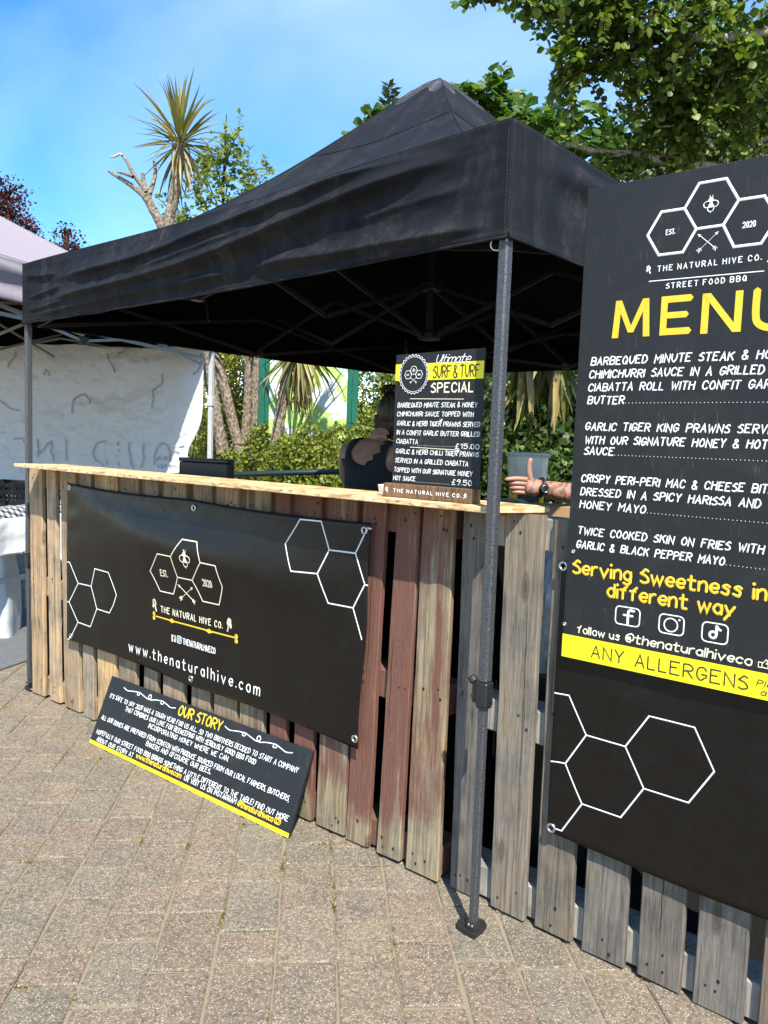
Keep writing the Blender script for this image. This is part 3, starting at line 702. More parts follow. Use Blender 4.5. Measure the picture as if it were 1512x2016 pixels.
# ------------------------------------------------------------------ vinyl banners
def eyelet(par, x, y, z):
    mb = MB(); mb.torus((x, y-.002, z), .0105, .0042, (0, 1, 0), 16, 6); mb.build('eyelet', M['steel'], par, smooth=True)
def b1y(x, z):
    u = (x+2.406)/1.936; v = (z-.36)/.772
    w = math.exp(-((v-(.93-.42*u))/.10)**2)*(1-u)*min(1, u*8)            # long fold from the top left eyelet
    w2 = math.exp(-((v-.72)/.16)**2)*math.sin(math.pi*min(1, max(0, u)))
    tl = math.exp(-((u-.03)/.03)**2)*math.exp(-((v-.82)/.14)**2)
    return -.0235-.016*w-.030*w2-.004*tl*math.sin(v*34)-.004*fbm((x*3, 0, z*3))*min(1, min(u, 1-u)*6)*min(1, min(v, 1-v)*6)
def b1p(x, z):
    e = .004; n = Vector(((b1y(x+e, z)-b1y(x-e, z))/(2*e), -1, (b1y(x, z+e)-b1y(x, z-e))/(2*e))).normalized()
    return (x, b1y(x, z), z), n
t = thing('banner', 'wide dark vinyl banner with web address on the counter front', 'banner', (-1.44, -.02, .36))
def edge(u, v):
    x = -2.4065+u*1.936; 
    zt = 1.140-.018*u-.010*math.sin(math.pi*((u*2) % 1)); zb = .369-.018*u+.012*math.sin(math.pi*((u*2) % 1))
    x += (-.027*u)*(1-v)-.006*math.sin(v*9)*(u if u > .9 else 0)
    z = zb+(zt-zb)*v; return (x, b1y(x, z), z)
mb = MB(); mb.grid(edge, 110, 48); o = mb.build('vinyl_sheet', M['pvc'], t, smooth=True)
sm = o.modifiers.new('thick', 'SOLIDIFY'); sm.thickness = .0012; sm.offset = -1
for x, z in ((-2.373, 1.117), (-1.405, 1.097), (-.499, 1.095), (-.512, .385), (-1.413, .392), (-2.365, .392)): eyelet(t, x, b1y(x, z), z)
L = Ink(b1p, .0009, .02)
W5 = .0050
L.loop([(-1.442, .968), (-1.351, .967), (-1.321, .888), (-1.395, .805), (-1.494, .804), (-1.514, .889)], W5)
L.line([(-1.514, .889), (-1.611, .889), (-1.690, .804), (-1.629, .725), (-1.536, .726), (-1.494, .804)], W5)
L.line([(-1.321, .888), (-1.228, .887), (-1.205, .805), (-1.238, .728), (-1.341, .726), (-1.395, .805)], W5)
L.bee(-1.419, .890, .034, .0042)
L.text('EST.', -1.614, .794, .026, .050, .0045); L.text('2020', -1.327, .793, .027, .056, .0045)
L.arrow((-1.395, .714), (-1.492, .770), .003, .018); L.arrow((-1.487, .714), (-1.405, .771), .003, .018)
L.dipper(-1.672, .660, .030, -.42, .0032, -1); L.dipper(-1.183, .660, .030, .25, .0032, 1)
L.text('THE NATURAL HIVE CO.', -1.626, .636, .0245, .404, .0042, space=4, word=6)
L.build(M['cream'], t, 'emblem')
L = Ink(b1p, .0009, .02); L.line([(-1.665, .610), (-1.148, .6125)], .0062)
for x in (-1.545, -1.300): L.poly([(x-.026, .611), (x, .602), (x+.026, .611), (x, .6215)], .0016)
for x, sg in ((-1.672, -1), (-1.141, 1)):
    for dz in (-.009, .009): L.disc(x+sg*.004, .611+dz, .010, .010, 10, .0018)
L.build(M['yellow'], t, 'bone_rule')
L = Ink(b1p, .0009, .02)
hexes = [[(-.802, 1.105), (-.699, 1.107), (-.653, 1.013), (-.700, .925), (-.825, .918), (-.867, 1.011)]]
L.loop(hexes[0], W5); L.line([(-.653, 1.013), (-.536, 1.015), (-.491, .916), (-.538, .830), (-.648, .829), (-.700, .925)], W5)
L.line([(-.536, 1.015), (-.489, 1.104), (-.472, 1.103)], W5); L.line([(-.491, .916), (-.478, .914)], W5); L.line([(-.538, .830), (-.497, .730)], W5)
L.build(M['white'], t, 'honeycomb_print'); L = Ink(b1p, .0009, .02)
L.line([(-2.401, .753), (-2.379, .754), (-2.301, .662), (-2.385, .558), (-2.401, .557)], W5)
L.line([(-2.385, .558), (-2.302, .472), (-2.190, .470), (-2.134, .565), (-2.187, .664), (-2.301, .662)], W5)
L.line([(-2.134, .565), (-2.025, .564), (-1.995, .605), (-1.971, .656), (-2.030, .751), (-2.149, .753), (-2.187, .664)], W5)
L.line([(-2.302, .472), (-2.380, .374), (-2.399, .372)], W5); L.build(M['white'], t, 'honeycomb_print')
L = Ink(b1p, .0009, .02); L.text('www.thenaturalhive.com', -1.868, .419, .043, .872, .0058, space=5.4, word=5)
L.text('THENATURALHIVECO', -1.472, .526, .0235, .209, .0038, space=1.6)
L.poly([(-1.549, .523), (-1.521, .524), (-1.521, .553), (-1.549, .552)]); L.cam_icon(-1.512, -1.484, .5245, .5535, .0036); L.build(M['white'], t, 'web_address')
L = Ink(lambda x, z: ((b1p(x, z)[0][0], b1p(x, z)[0][1]-.0016, z), (0, -1, 0))); L.f_icon(-1.547, -1.521, .523, .552, .0036); L.build(M['pvc'], t, 'letter_cutout')

def b2y(x, z):
    v = (z-.31)/.76; return -.0215-.004*math.sin(v*3.0)-.003*fbm((x*4, 3, z*4))-.012*math.exp(-v/.05)*max(0, (x-.45))
def b2p(x, z): return (x, b2y(x, z), z), (0, -1, 0)
t = thing('banner', 'dark honeycomb vinyl banner hanging below the tall menu board', 'banner', (.6, -.02, .32))
mb = MB(); mb.grid(lambda u, v: ((x := .211+u*.80), b2y(x, z := (.316-.012*math.sin(u*3)-.004*u)+v*.765), z), 60, 44)
o = mb.build('vinyl_sheet', M['pvc'], t, smooth=True); sm = o.modifiers.new('thick', 'SOLIDIFY'); sm.thickness = .0012; sm.offset = -1
for x, z in ((.2235, .3295), (.2165, 1.068), (.995, .33)): eyelet(t, x, b2y(x, z), z)
L = Ink(b2p, .0009, .02); W4 = .0040
L.loop([(.477, .716), (.590, .716), (.643, .620), (.588, .523), (.475, .524), (.420, .620)], W4)
L.line([(.420, .620), (.311, .621), (.255, .525), (.310, .428), (.419, .427), (.475, .524)], W4)
L.line([(.311, .621), (.255, .717), (.2125, .714)], W4); L.line([(.255, .525), (.235, .523), (.2125, .519)], W4); L.line([(.310, .428), (.254, .331), (.236, .331)], W4)
L.build(M['white'], t, 'honeycomb_print')

# ------------------------------------------------------------------ leaning "our story" board
SB0 = Vector((-1.978, -.150, .0015)); SB1 = Vector((-.715, -.128, .0015)); SX = (SB1-SB0).normalized(); SU = Vector((0, .115, .285)); SU = (SU-SX*SU.dot(SX)).normalized(); SN = SX.cross(SU)
if SN.y > 0: SN = -SN
def sp(x, z): return SB0+SX*x+SU*z, SN
t = thing('story_board', 'long low chalk sign with yellow stripe leaning on the counter', 'sign', (-1.35, -.12, 0))
mb = MB(); c = SB0+SX*.6315+SU*.151-SN*.006; mb.obox(c, SX*.6315, SU*.151, SN*.006); o = mb.build('panel', M['board'], t); recess(o, .001)
L = Ink(sp); L.band(.0, 1.263, .0, .0145, .0007); L.build(M['lemon'], t, 'yellow_stripe')
L = Ink(sp); L.text('OUR STORY', .512, .2500, .038, .270, .0062, space=2.0, word=4); L.build(M['yellow'], t, 'heading')
L = Ink(sp)
L.text('www.thenaturalhive.com', .341, .0265, .0195, .304, .0036, space=1.7); L.build(M['yellow'], t, 'address_line'); L = Ink(sp); L.text('@thenaturalhiveco', .986, .0255, .0205, .186, .0036, space=1.4); L.cam_icon(1.181, 1.210, .026, .046, .0034); L.build(M['yellow'], t, 'address_line')
L = Ink(sp)
for txt, x, z, x1 in (("IT'S SAFE TO SAY 2020 WAS A TOUGH YEAR FOR US ALL... SO TWO BROTHERS DECIDED TO START A COMPANY", .035, .2115, 1.222), ('THAT COMBINES OUR LOVE FOR BEEKEEPING WITH SERIOUSLY GOOD BBQ FOOD', .170, .1835, 1.012), ('INCORPORATING HONEY WHERE WE CAN.', .357, .1555, .870),
        ('ALL OUR DISHES ARE PREPARED FROM SCRATCH WITH PRODUCE SOURCED FROM OUR LOCAL FARMERS, BUTCHERS,', .027, .1125, 1.220), ('BAKERS AND OFCOURSE OUR BEES...', .378, .0865, .800),
        ('HOPEFULLY OUR STREET FOOD BBQ BRINGS SOMETHING A LITTLE DIFFERENT TO THE TABLE! FIND OUT MORE', .027, .0485, 1.240), ('ABOUT OUR STORY AT', .045, .0195, .320), ('OR VISIT US ON INSTAGRAM', .665, .0265, .973)):
    L = Ink(sp); L.text(txt, x, z, .0180, x1-x, .0025, slant=.12, space=1.9, word=5.5, jit=.07); L.build(M['white'], t, 'story_line')
for x0, sg in ((.112, 1), (.800, 1)):
    P = [(x0, .273), (x0+.03, .266), (x0+.07, .272), (x0+.115, .276), (x0+.118, .266), (x0+.104, .266), (x0+.112, .277), (x0+.15, .270), (x0+.185, .264), (x0+.203, .274), (x0+.193, .285), (x0+.183, .275), (x0+.20, .264), (x0+.235, .272), (x0+.285, .277), (x0+.29, .267), (x0+.274, .266), (x0+.281, .277), (x0+.315, .271), (x0+.342, .265), (x0+.375, .271)]
    L = Ink(sp); L.stroke(catmull([Vector((*p, 0)) for p in P], False, 4), .0036); L.build(M['white'], t, 'flourish')

# ------------------------------------------------------------------ counter sign "surf and turf special"
GY = -.0560
t = thing('special_sign', 'small chalkboard special sign in a wooden block on the counter', 'sign', (-.206, -.05, 1.2175))
mb = MB(); mb.obox((-.2065, GY+.003, 1.4575), (.1605, 0, .0035), (0, .003, 0), (0, 0, .2015)); o = mb.build('panel', M['board'], t); recess(o, .0008)
mb = MB(); mb.box((-.383, GY-.022, 1.2185), (-.056, GY-.0005, 1.2605)); o = mb.build('stand_block', M['raw'], t, color=(.17, .10, .055)); recess(o, .002)
mb = MB(); mb.box((-.383, GY+.0065, 1.2185), (-.056, GY+.030, 1.2605)); o = mb.build('stand_block', M['raw'], t, color=(.19, .115, .06)); recess(o, .002)
mb = MB(); mb.box((-.381, GY-.0003, 1.2185), (-.058, GY+.0063, 1.238)); mb.build('stand_web', M['raw'], t, color=(.17, .10, .055))
f = plane(GY)
L = Ink(f, .0006); L.band(-.3668, -.0462, 1.5765, 1.6265, .0006); L.build(M['lemon'], t, 'yellow_band')
f2 = plane(GY-.0012)
L = Ink(f2, .0004); L.text('SURF & TURF', -.222, 1.583, .0335, .162, .0036, space=2.0, word=2.6); L.build(M['ink'], t, 'heading')
L = Ink(plane(GY-.0010), .0004); L.disc(-.2955, 1.5945, .0555, .0585, 36, .0004); L.build(M['board'], t, 'badge')
L = Ink(plane(GY-.0018), .0004)
n = 28; L.stroke([(-.2955+(.0568 if k % 2 else .0525)*math.cos(math.pi*k/n), 1.5945+(.0600 if k % 2 else .0555)*math.sin(math.pi*k/n)) for k in range(2*n)], .0019, True); L.circle(-.2955, 1.5945, .0495, .0525, .0014, 36)
e = .0135; 
for cx, cz in ((-.2955, 1.6065), (-.2955-e*1.55, 1.5935), (-.2955+e*1.55, 1.5935)): L.loop([(cx+e*math.cos(R_(60*k)), cz+e*1.02*math.sin(R_(60*k))) for k in range(6)], .0017)
L.bee(-.2955, 1.6065, .0055, .0011); L.text('EST', -.322, 1.5912, .0045, .009, .0011); L.text('2020', -.280, 1.5912, .0045, .010, .0011)
L.arrow((-.284, 1.570), (-.306, 1.584), .0012, .005); L.arrow((-.307, 1.570), (-.285, 1.584), .0012, .005)
L.text('Ultimate', -.216, 1.6235, .0255, .120, .0026, slant=.42, space=1.1); L.build(M['white'], t, 'emblem')
L = Ink(f, .0006); L.text('SPECIAL', -.228, 1.5395, .0265, .148, .0046, space=3); L.line([(-.306, 1.521), (-.110, 1.5185)], .0020); L.line([(-.299, 1.374), (-.117, 1.3705)], .0020); L.build(M['cream'], t, 'subheading')
L = Ink(f, .0006)
for txt, x, z, x1 in (('BARBEQUED MINUTE STEAK & HONEY', -.354, 1.4955, -.064), ('CHIMICHURRI SAUCE TOPPED WITH', -.355, 1.4685, -.075), ('GARLIC & HERB TIGER PRAWNS SERVED', -.354, 1.4395, -.051), ('IN A CONFIT GARLIC BUTTER GRILLED', -.354, 1.4115, -.051), ('CIABATTA', -.354, 1.3845, -.272),
        ('GARLIC & HERB CHILLI TIGER PRAWNS', -.355, 1.3535, -.051), ('SERVED IN A GRILLED CIABATTA', -.356, 1.3255, -.086), ('TOPPED WITH OUR SIGNATURE HONEY', -.359, 1.2965, -.070), ('HOT SAUCE', -.361, 1.2705, -.275)):
    L = Ink(f, .0006); L.text(txt, x, z, .0130, x1-x, .0022, slant=.1, space=2.3, word=5.2, jit=.06); L.build(M['white'], t, 'menu_line')
L = Ink(f, .0006); L.dots(-.268, -.138, 1.380, .0058, .0009); L.dots(-.270, -.146, 1.269, .0058, .0009)
L.text('\u00a315.00', -.133, 1.3755, .0135, .082, .0022); L.text('\u00a39.50', -.139, 1.2690, .0150, .068, .0022)
for x, z in ((-.187, 1.4545), (-.122, 1.3665)): L.line([(x-.005, z+.004), (x, z-.003), (x+.005, z+.006)], .0018); L.line([(x, z-.003), (x, z+.007)], .0016)
L.build(M['white'], t, 'prices')
L = Ink(plane(GY-.0222), .0005); L.text('THE NATURAL HIVE CO.', -.341, 1.2345, .0100, .250, .0022, space=5, word=5); L.dipper(-.368, 1.241, .009, -.3, .0016, -1); L.dipper(-.077, 1.240, .009, .4, .0016, 1); L.build(M['white'], t, 'stand_lettering')

# ------------------------------------------------------------------ black pop-up gazebo over the counter
TX, TY, TW, TV, TE, TP, TA = .0575, -.1402, 2.9516, 1.930, 2.228, 3.300, -.05388
CA, SA = math.cos(TA), math.sin(TA)
def T(x, y, z): return Vector((TX+CA*x-SA*y, TY+SA*x+CA*y, z))
gz = thing('gazebo', 'black pop-up gazebo with dusty canopy over the pallet counter', 'gazebo', T(-TW/2, TW/2, 0), 'pop-up gazebos')
OV = .019
CN = [(-TW-.003, -OV), (OV, -OV), (OV, TW+OV), (-TW-.003, TW+OV)]
def eave_off(s): return -.020*math.sin(math.pi*s)**2
def roof(side):
    (x0, y0), (x1, y1) = CN[side], CN[(side+1) % 4]
    def fn(s, r):
        ex, ey = x0+(x1-x0)*s, y0+(y1-y0)*s; cx, cy = -TW/2, TW/2
        rr = .012+.988*r
        x = cx+(ex-cx)*rr; y = cy+(ey-cy)*rr
        z = TE+(TP-TE)*(1-rr)**1.55+eave_off(s)*rr**4
        z -= .045*math.exp(-rr*28)
        z -= .035*math.sin(math.pi*s)*math.sin(math.pi*rr)
        k = math.sin(math.pi*s)*math.sin(math.pi*min(1, rr))
        z += .010*k*fbm((x*2.2, y*2.2, 3.1))+.004*k*math.sin(ex*30+rr*6)*rr**3
        return T(x, y, z)
    return fn
mb = MB()
for sd in range(4): mb.grid(roof(sd), 48, 30)
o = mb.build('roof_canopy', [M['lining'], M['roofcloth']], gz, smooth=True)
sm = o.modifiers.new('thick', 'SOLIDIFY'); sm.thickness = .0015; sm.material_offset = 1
# seam round the peak
def seam(side):
    f = roof(side); return [f(i/24, .30)+Vector((0, 0, .003)) for i in range(25)]
mb = MB()
for sd in range(4): mb.tube(seam(sd), .0030, 5)
for sd in range(4): mb.tube([roof(sd)(0, i/20)+Vector((0, 0, .002)) for i in range(1, 21)], .0035, 5)
mb.build('roof_seam', M['canopy'], gz, smooth=True)
mb = MB()
for sd in range(4): mb.grid((lambda f_: (lambda a, b: f_(a, b*(.085+.03*math.sin(a*9)))+Vector((0, 0, .004))))(roof(sd)), 14, 6)
mb.build('peak_patch', fabric('scuffed_peak_fabric', (.022, .023, .026), (.30, .28, .25), .8, .6), gz, smooth=True)
FOLDS = [([(.05, .30), (.20, .32), (.374, .35), (.52, .42), (.625, .50), (.70, .58), (.80, .68), (.92, .79), (.985, .81)], .034, .12, .085),
         ([(.10, .63), (.25, .62), (.374, .63), (.44, .66), (.527, .74), (.625, .79), (.78, .88), (.90, .95)], .030, .12, .075),
         ([(.0, .10), (.12, .13), (.30, .17), (.50, .20), (.66, .20)], .014, .07, .06), ([(.0, .20), (.08, .22), (.18, .25)], .010, .04, .04), ([(.0, .40), (.08, .44), (.16, .50)], .012, .05, .04),
         ([(.36, .45), (.50, .56), (.66, .66)], .012, .06, .05), ([(.62, .22), (.80, .16), (.92, .12), (1.0, .13)], .020, .08, .07), ([(.70, .42), (.84, .46), (.97, .52)], .008, .06, .05), ([(.0, .80), (.06, .74), (.14, .70)], .010, .05, .05)]
def fold(u, v, sd):
    """outward bulge of the valance cloth, u along, v up"""
    if sd == 0:
        f = 0
        for line, am, wu, wd in FOLDS:
            if u < line[0][0] or u > line[-1][0]: continue
            for (ua, va), (ub, vb) in zip(line, line[1:]):
                if ua <= u <= ub: break
            k = (u-ua)/(ub-ua+1e-9); k_ = k*k*(3-2*k); vc = va+(vb-va)*k+.008*fbm((u*6, va, 1)); L_ = line[-1][0]-line[0][0]
            win = min(1, (u-line[0][0])/(.22*L_), (line[-1][0]-u)/(.16*L_)); win = win*win*(3-2*win)
            d = v-vc; d = math.sqrt((d/(wu if d > 0 else wd))**2+.03)-.173
            f += am*1.5*win*math.exp(-d)
        f += .007*fbm((u*7, v*1.4+u*1.5, 8.3), 3)+.0035*fbm((u*26-v*4, v*7, 2.3), 4)
        edge = min(1, u*14)*min(1, (1-u)*14)
        f += .012*math.sin(v*26+3*u)*math.exp(-u/.035)*min(1, u*60)
        f += .007*math.sin(v*38)*math.exp(-(1-u)/.02)*min(1, (1-u)*80)
        return f*edge
    f = .012*math.sin(math.pi*u)*math.sin(u*7+v*2)+.012*fbm((u*4+9*sd, v*1.6, 4), 3)
    f += .034*math.exp(-((v-.80+.30*u)/.12)**2)*min(1, u*6)*min(1, (1-u)*6)
    return f*min(1, u*10)*min(1, (1-u)*10)
VN = [(0, -1), (1, 0), (0, 1), (-1, 0)]
for sd in range(4):
    (x0, y0), (x1, y1) = CN[sd], CN[(sd+1) % 4]; nx, ny = VN[sd]
    def fn(u, v):
        w = u
        x = x0+(x1-x0)*w; y = y0+(y1-y0)*w
        zb = TV-.003+(-.012*math.sin(math.pi*w)+.006*fbm((w*5, sd, 1)))*min(1, w*10)*min(1, (1-w)*10)
        zt = TE+eave_off(w)
        z = zb+(zt-zb)*v; o_ = fold(w, v, sd)+(.004 if v < .06 else 0)
        o_ *= min(1, (1-v)*9) if v > .9 else 1
        return T(x+nx*o_, y+ny*o_, z)
    mb = MB(); mb.grid(fn, 260 if sd == 0 else 90, 60 if sd == 0 else 28)
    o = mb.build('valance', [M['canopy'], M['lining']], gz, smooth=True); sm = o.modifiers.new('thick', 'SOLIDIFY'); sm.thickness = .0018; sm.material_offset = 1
    mb = MB(); mb.tube([fn(i/60, .012)-Vector((0, 0, .002)) for i in range(61)], .0042, 6); mb.build('hem', M['canopy'], gz, smooth=True)
# corner seam with stitching
mb = MB()
for i in range(26):
    z = TV+.01+(TE-TV-.03)*i/26; c = T(OV-.012, -OV-.004, z); mb.tube([c, c+Vector((.004, -.001, .0065))], .0011, 5)
mb.build('stitching', plain('grey_thread', (.05, .05, .048), .8), gz)
# legs
def leg(x, y, sx, sy, full=True):
    mb = MB(); c = T(x, y, 0); dx = Vector((CA, SA, 0)); dy = Vector((-SA, CA, 0)); h = .0152
    mb.obox(c+Vector((0, 0, (.735+TE-.03)/2)), dx*h, dy*h, Vector((0, 0, (TE-.03-.735)/2)), .005)
    o = mb.build('leg', M['hammer'], gz)
    mb = MB(); h2 = .0112; mb.obox(c+Vector((0, 0, .37)), dx*h2, dy*h2, Vector((0, 0, .366)), .004); mb.build('lower_tube', M['hammer'], o)
    mb = MB(); mb.obox(c+Vector((0, 0, .702)), dx*.0185, dy*.0185, Vector((0, 0, .034)), .003)
    mb.obox(c+Vector((0, 0, .675)), dx*.0165, dy*.0165, Vector((0, 0, .014)), .003)
    k = c-dx*.026+Vector((0, 0, .712)); mb.obox(k+Vector((0, 0, -.012)), dx*.010, dy*.011, Vector((0, 0, .028)), .003)
    mb.lathe(k+Vector((-.010, -.004, .022)), [(0, -.008), (.010, -.008), (.0135, 0), (.010, .012), (0, .012)], 14, (-.5, -.3, .8))
    mb.build('clamp', M['blackplastic'], o)
    mb = MB(); hx = [(-.024, -.024), (.028, -.024), (.060, -.018), (.074, .004), (.066, .026), (.045, .030), (.024, .024), (.030, .045), (.026, .066), (.004, .074), (-.018, .060), (-.024, .028)]
    hx = [((-a if sx < 0 else a), (-b if sy < 0 else b)) for a, b in hx]
    hx = [(a*.80, b*.80) for a, b in hx]
    n = len(hx); mb.add([c+dx*a+dy*b+Vector((0, 0, z)) for z, q in ((.002, 1), (.013, 1), (.017, .94)) for a, b in [(a*q, b*q) for a, b in hx]], [(i, (i+1) % n, n+(i+1) % n, n+i) for i in range(n)]+[(n+i, n+(i+1) % n, 2*n+(i+1) % n, 2*n+i) for i in range(n)]+[tuple(range(2*n, 3*n)), tuple(range(n))[::-1]])
    mb.obox(c+Vector((0, 0, .028)), dx*.0150, dy*.0150, Vector((0, 0, .014)), .002)
    ft = mb.build('foot', M['blackplastic'], o)
    mb = MB()
    for a, b in ((sx*.042, sy*.005), (sx*.005, sy*.042)):
        mb.lathe(c+dx*a+dy*b+Vector((0, 0, .0178)), [(0, 0), (.0058, 0)], 10)
    mb.build('peg_hole', M['hole'], o)
    mb = MB()
    for dd in (-.006, .006): mb.lathe(c-dy*.0151+dx*dd+Vector((0, 0, .032)), [(0, .0018), (.0034, .0012), (.004, 0)], 10, tuple(-dy))
    mb.build('rivet', M['steel'], o)
    return o
leg(0, 0, -1, 1); leg(-TW+.020, 0, 1, 1); leg(0, TW, -1, -1); leg(-TW+.020, TW, 1, -1)
mb = MB(); c = T(-.020, -.012, TV-.012); mb.torus(c, .017, .0022, (.25, -1, 0), 22, 8); mb.build('ring', M['steel'], gz, smooth=True)
# scissor trusses
def bar(a, b, par, mat, w=.011, h=.020, name='truss_bar'):
    a = Vector(a); b = Vector(b); d = b-a; L_ = d.length; d.normalize(); s = d.cross(Vector((0, 0, 1))).normalized(); u = s.cross(d)
    mb = MB(); mb.obox((a+b)/2, d*L_/2, s*w/2, u*h/2); return mb.build(name, mat, par)
def scissor(P, Q, n, zlo, zhi, par, mat, off=.006):
    P = Vector(P); Q = Vector(Q); nrm = (Q-P).cross(Vector((0, 0, 1))).normalized()*off
    for i in range(n):
        a = P+(Q-P)*i/n; b = P+(Q-P)*(i+1)/n
        bar(a+Vector((0, 0, zlo))+nrm, b+Vector((0, 0, zhi))+nrm, par, mat); bar(a+Vector((0, 0, zhi))-nrm, b+Vector((0, 0, zlo))-nrm, par, mat)
ins = .045
c4 = [T(-TW+ins, ins, 0), T(-ins, ins, 0), T(-ins, TW-ins, 0), T(-TW+ins, TW-ins, 0)]
for i in range(4): scissor(c4[i], c4[(i+1) % 4], 2, 1.925, 2.145, gz, M['darkmetal'])
hub = T(-TW/2, TW/2, 0)
mids = [(c4[i]+c4[(i+1) % 4])/2 for i in range(4)]
for q in mids: scissor(q, hub+(q-hub)*.03, 2, 1.955, 2.20, gz, M['darkmetal'])
mb = MB(); mb.tube([hub+Vector((0, 0, 1.935)), hub+Vector((0, 0, TP-.07))], .019, 10); mb.build('centre_pole', M['darkmetal'], gz)
mb = MB(); mb.obox(hub+Vector((0, 0, 1.955)), (.045, 0, 0), (0, .045, 0), (0, 0, .022), .006); mb.obox(hub+Vector((0, 0, 2.21)), (.045, 0, 0), (0, .045, 0), (0, 0, .022), .006); mb.build('hub', M['blackplastic'], gz)
for q in mids:
    mb = MB(); mb.obox(q+Vector((0, 0, 1.935)), (.022, 0, 0), (0, .022, 0), (0, 0, .02), .004); mb.build('joint_bracket', M['blackplastic'], gz)
bar(at(405, 590, 4.05), at(411, 632, 4.05), gz, M['darkmetal'], .012, .012, 'loose_strap')

# ------------------------------------------------------------------ neighbouring mauve gazebo
E1 = Vector((-math.cos(R_(21.5)), -math.sin(R_(21.5)), 0)); E2 = Vector((math.sin(R_(21.5)), -math.cos(R_(21.5)), 0))   # along back wall to the left; towards the camera
NB = at(415, 800, 7.5); NB.z = 0
LB, LS = 3.4, 3.5
def U(a, b, z): return NB+E1*a+E2*b+Vector((0, 0, z))
ng = thing('gazebo', 'mauve pop-up gazebo with pale grey truss at the far left', 'gazebo', U(LB/2, LS/2, 0), 'pop-up gazebos')
nCN = [(-.03, -.03), (LB+.03, -.03), (LB+.03, LS+.03), (-.03, LS+.03)]
NE_, NV_, NP_ = 2.48, 2.205, 3.42
mb = MB()
for sd in range(4):
    (x0, y0), (x1, y1) = nCN[sd], nCN[(sd+1) % 4]
    def fn(s, r):
        ex, ey = x0+(x1-x0)*s, y0+(y1-y0)*s; cx, cy = LB/2, LS/2; rr = .01+.99*r
        z = NE_+(NP_-NE_)*(1-rr)**1.12-.03*math.sin(math.pi*s)*math.sin(math.pi*rr)
        return U(cx+(ex-cx)*rr, cy+(ey-cy)*rr, z)
    mb.grid(fn, 24, 16)
o = mb.build('roof_canopy', [M['lining'], M['mauve']], ng, smooth=True); sm = o.modifiers.new('thick', 'SOLIDIFY'); sm.thickness = .002; sm.material_offset = 1
nrm4 = [(0, -1), (1, 0), (0, 1), (-1, 0)]
for sd in range(4):
    (x0, y0), (x1, y1) = nCN[sd], nCN[(sd+1) % 4]; nx, ny = nrm4[sd]
    def fn(u, v):
        o_ = (.014*math.sin(v*9+1)+.012*fbm((u*5, v*2, sd+2)))*min(1, u*8)*min(1, (1-u)*8)*min(1, (1-v)*6)
        return U(x0+(x1-x0)*u+nx*o_, y0+(y1-y0)*u+ny*o_, NV_+(NE_-NV_)*v)
    mb = MB(); mb.grid(fn, 60, 18); o = mb.build('valance', [M['mauve'], M['lining']], ng, smooth=True); sm = o.modifiers.new('thick', 'SOLIDIFY'); sm.thickness = .002; sm.material_offset = 1
    # dark lining strip of the side rail
for (a, b) in ((0, 0), (LB, 0), (LB, LS), (0, LS)):
    mb = MB(); p = U(a, b, 0); mb.obox(p+Vector((0, 0, 1.23)), E1*.021, E2*.021, Vector((0, 0, 1.225)), .004); o = mb.build('leg', M['whitemetal'], ng)
    for zc in (1.72, .98):
        mb = MB(); mb.obox(p+Vector((0, 0, zc)), E1*.028, E2*.028, Vector((0, 0, .045)), .005); mb.build('clamp', M['whitemetal'], o)
i_ = .05
k4 = [(i_, i_), (LB-i_, i_), (LB-i_, LS-i_), (i_, LS-i_)]
for i in range(4):
    P, Q = k4[i], k4[(i+1) % 4]
    scissor(U(*P, 0), U(*Q, 0), 2, 2.06, 2.32, ng, M['greymetal'])
    bar(U(*P, 2.13), U(*Q, 2.13), ng, M['greymetal'], .014, .024, 'rail')
mh = U(LB/2, LS/2, 0)
for i in range(4):
    P, Q = U(*k4[i], 0), U(*k4[(i+1) % 4], 0); q = (P+Q)/2; scissor(q, mh, 2, 2.10, 2.36, ng, M['greymetal'])
    mb = MB(); mb.obox(q+Vector((0, 0, 2.06)), (.03, 0, 0), (0, .03, 0), (0, 0, .03), .004); mb.build('joint_bracket', M['blackplastic'], ng)

# white sheet hung as back wall, its drawing showing through from the other side
def shd(u, v):
    e = min(1, u*12)
    f = .018*fbm((u*26+v*9, v*14-u*9, 4.4), 4)+.03*abs(fbm((u*7-v*2.5, v*4, 9.1), 4))+.05*math.sin(u*9+v*2.2)+.035*fbm((u*3.2, v*2.4, 7), 4)+.018*fbm((u*12+v*3, v*9-u*5, 1.2), 4)
    f += .045*math.exp(-((v-(.55-.55*u))/.10)**2)*math.exp(-u*2.2)-.03*math.exp(-((v-(.86-.5*u))/.07)**2)
    return f*e*.95
SH0 = U(.025, .10, 0); SHW = 3.3; SZ0, SZ1 = .78, 2.235
def shp(u, v, lift=0):
    zt = SZ1-.02*math.sin(u*40)*.3-.015*math.sin(u*9)
    pull = .16*math.exp(-u/.05)*math.exp(-((v-.28)/.16)**2)+.10*math.exp(-u/.04)*max(0, .25-v)*2
    return SH0+E1*(u*SHW+pull)+E2*(shd(u, v)+lift)+Vector((0, 0, SZ0+(zt-SZ0)*v))
mb = MB(); mb.grid(lambda u, v: shp(u, v), 300, 150)
sh = mb.build('hanging_sheet', M['sheet'], None, smooth=True); tag(sh, 'white creased fabric sheet with faint grey drawing, hung behind the far left gazebo', 'sheet')
sm = sh.modifiers.new('thick', 'SOLIDIFY'); sm.thickness = .002
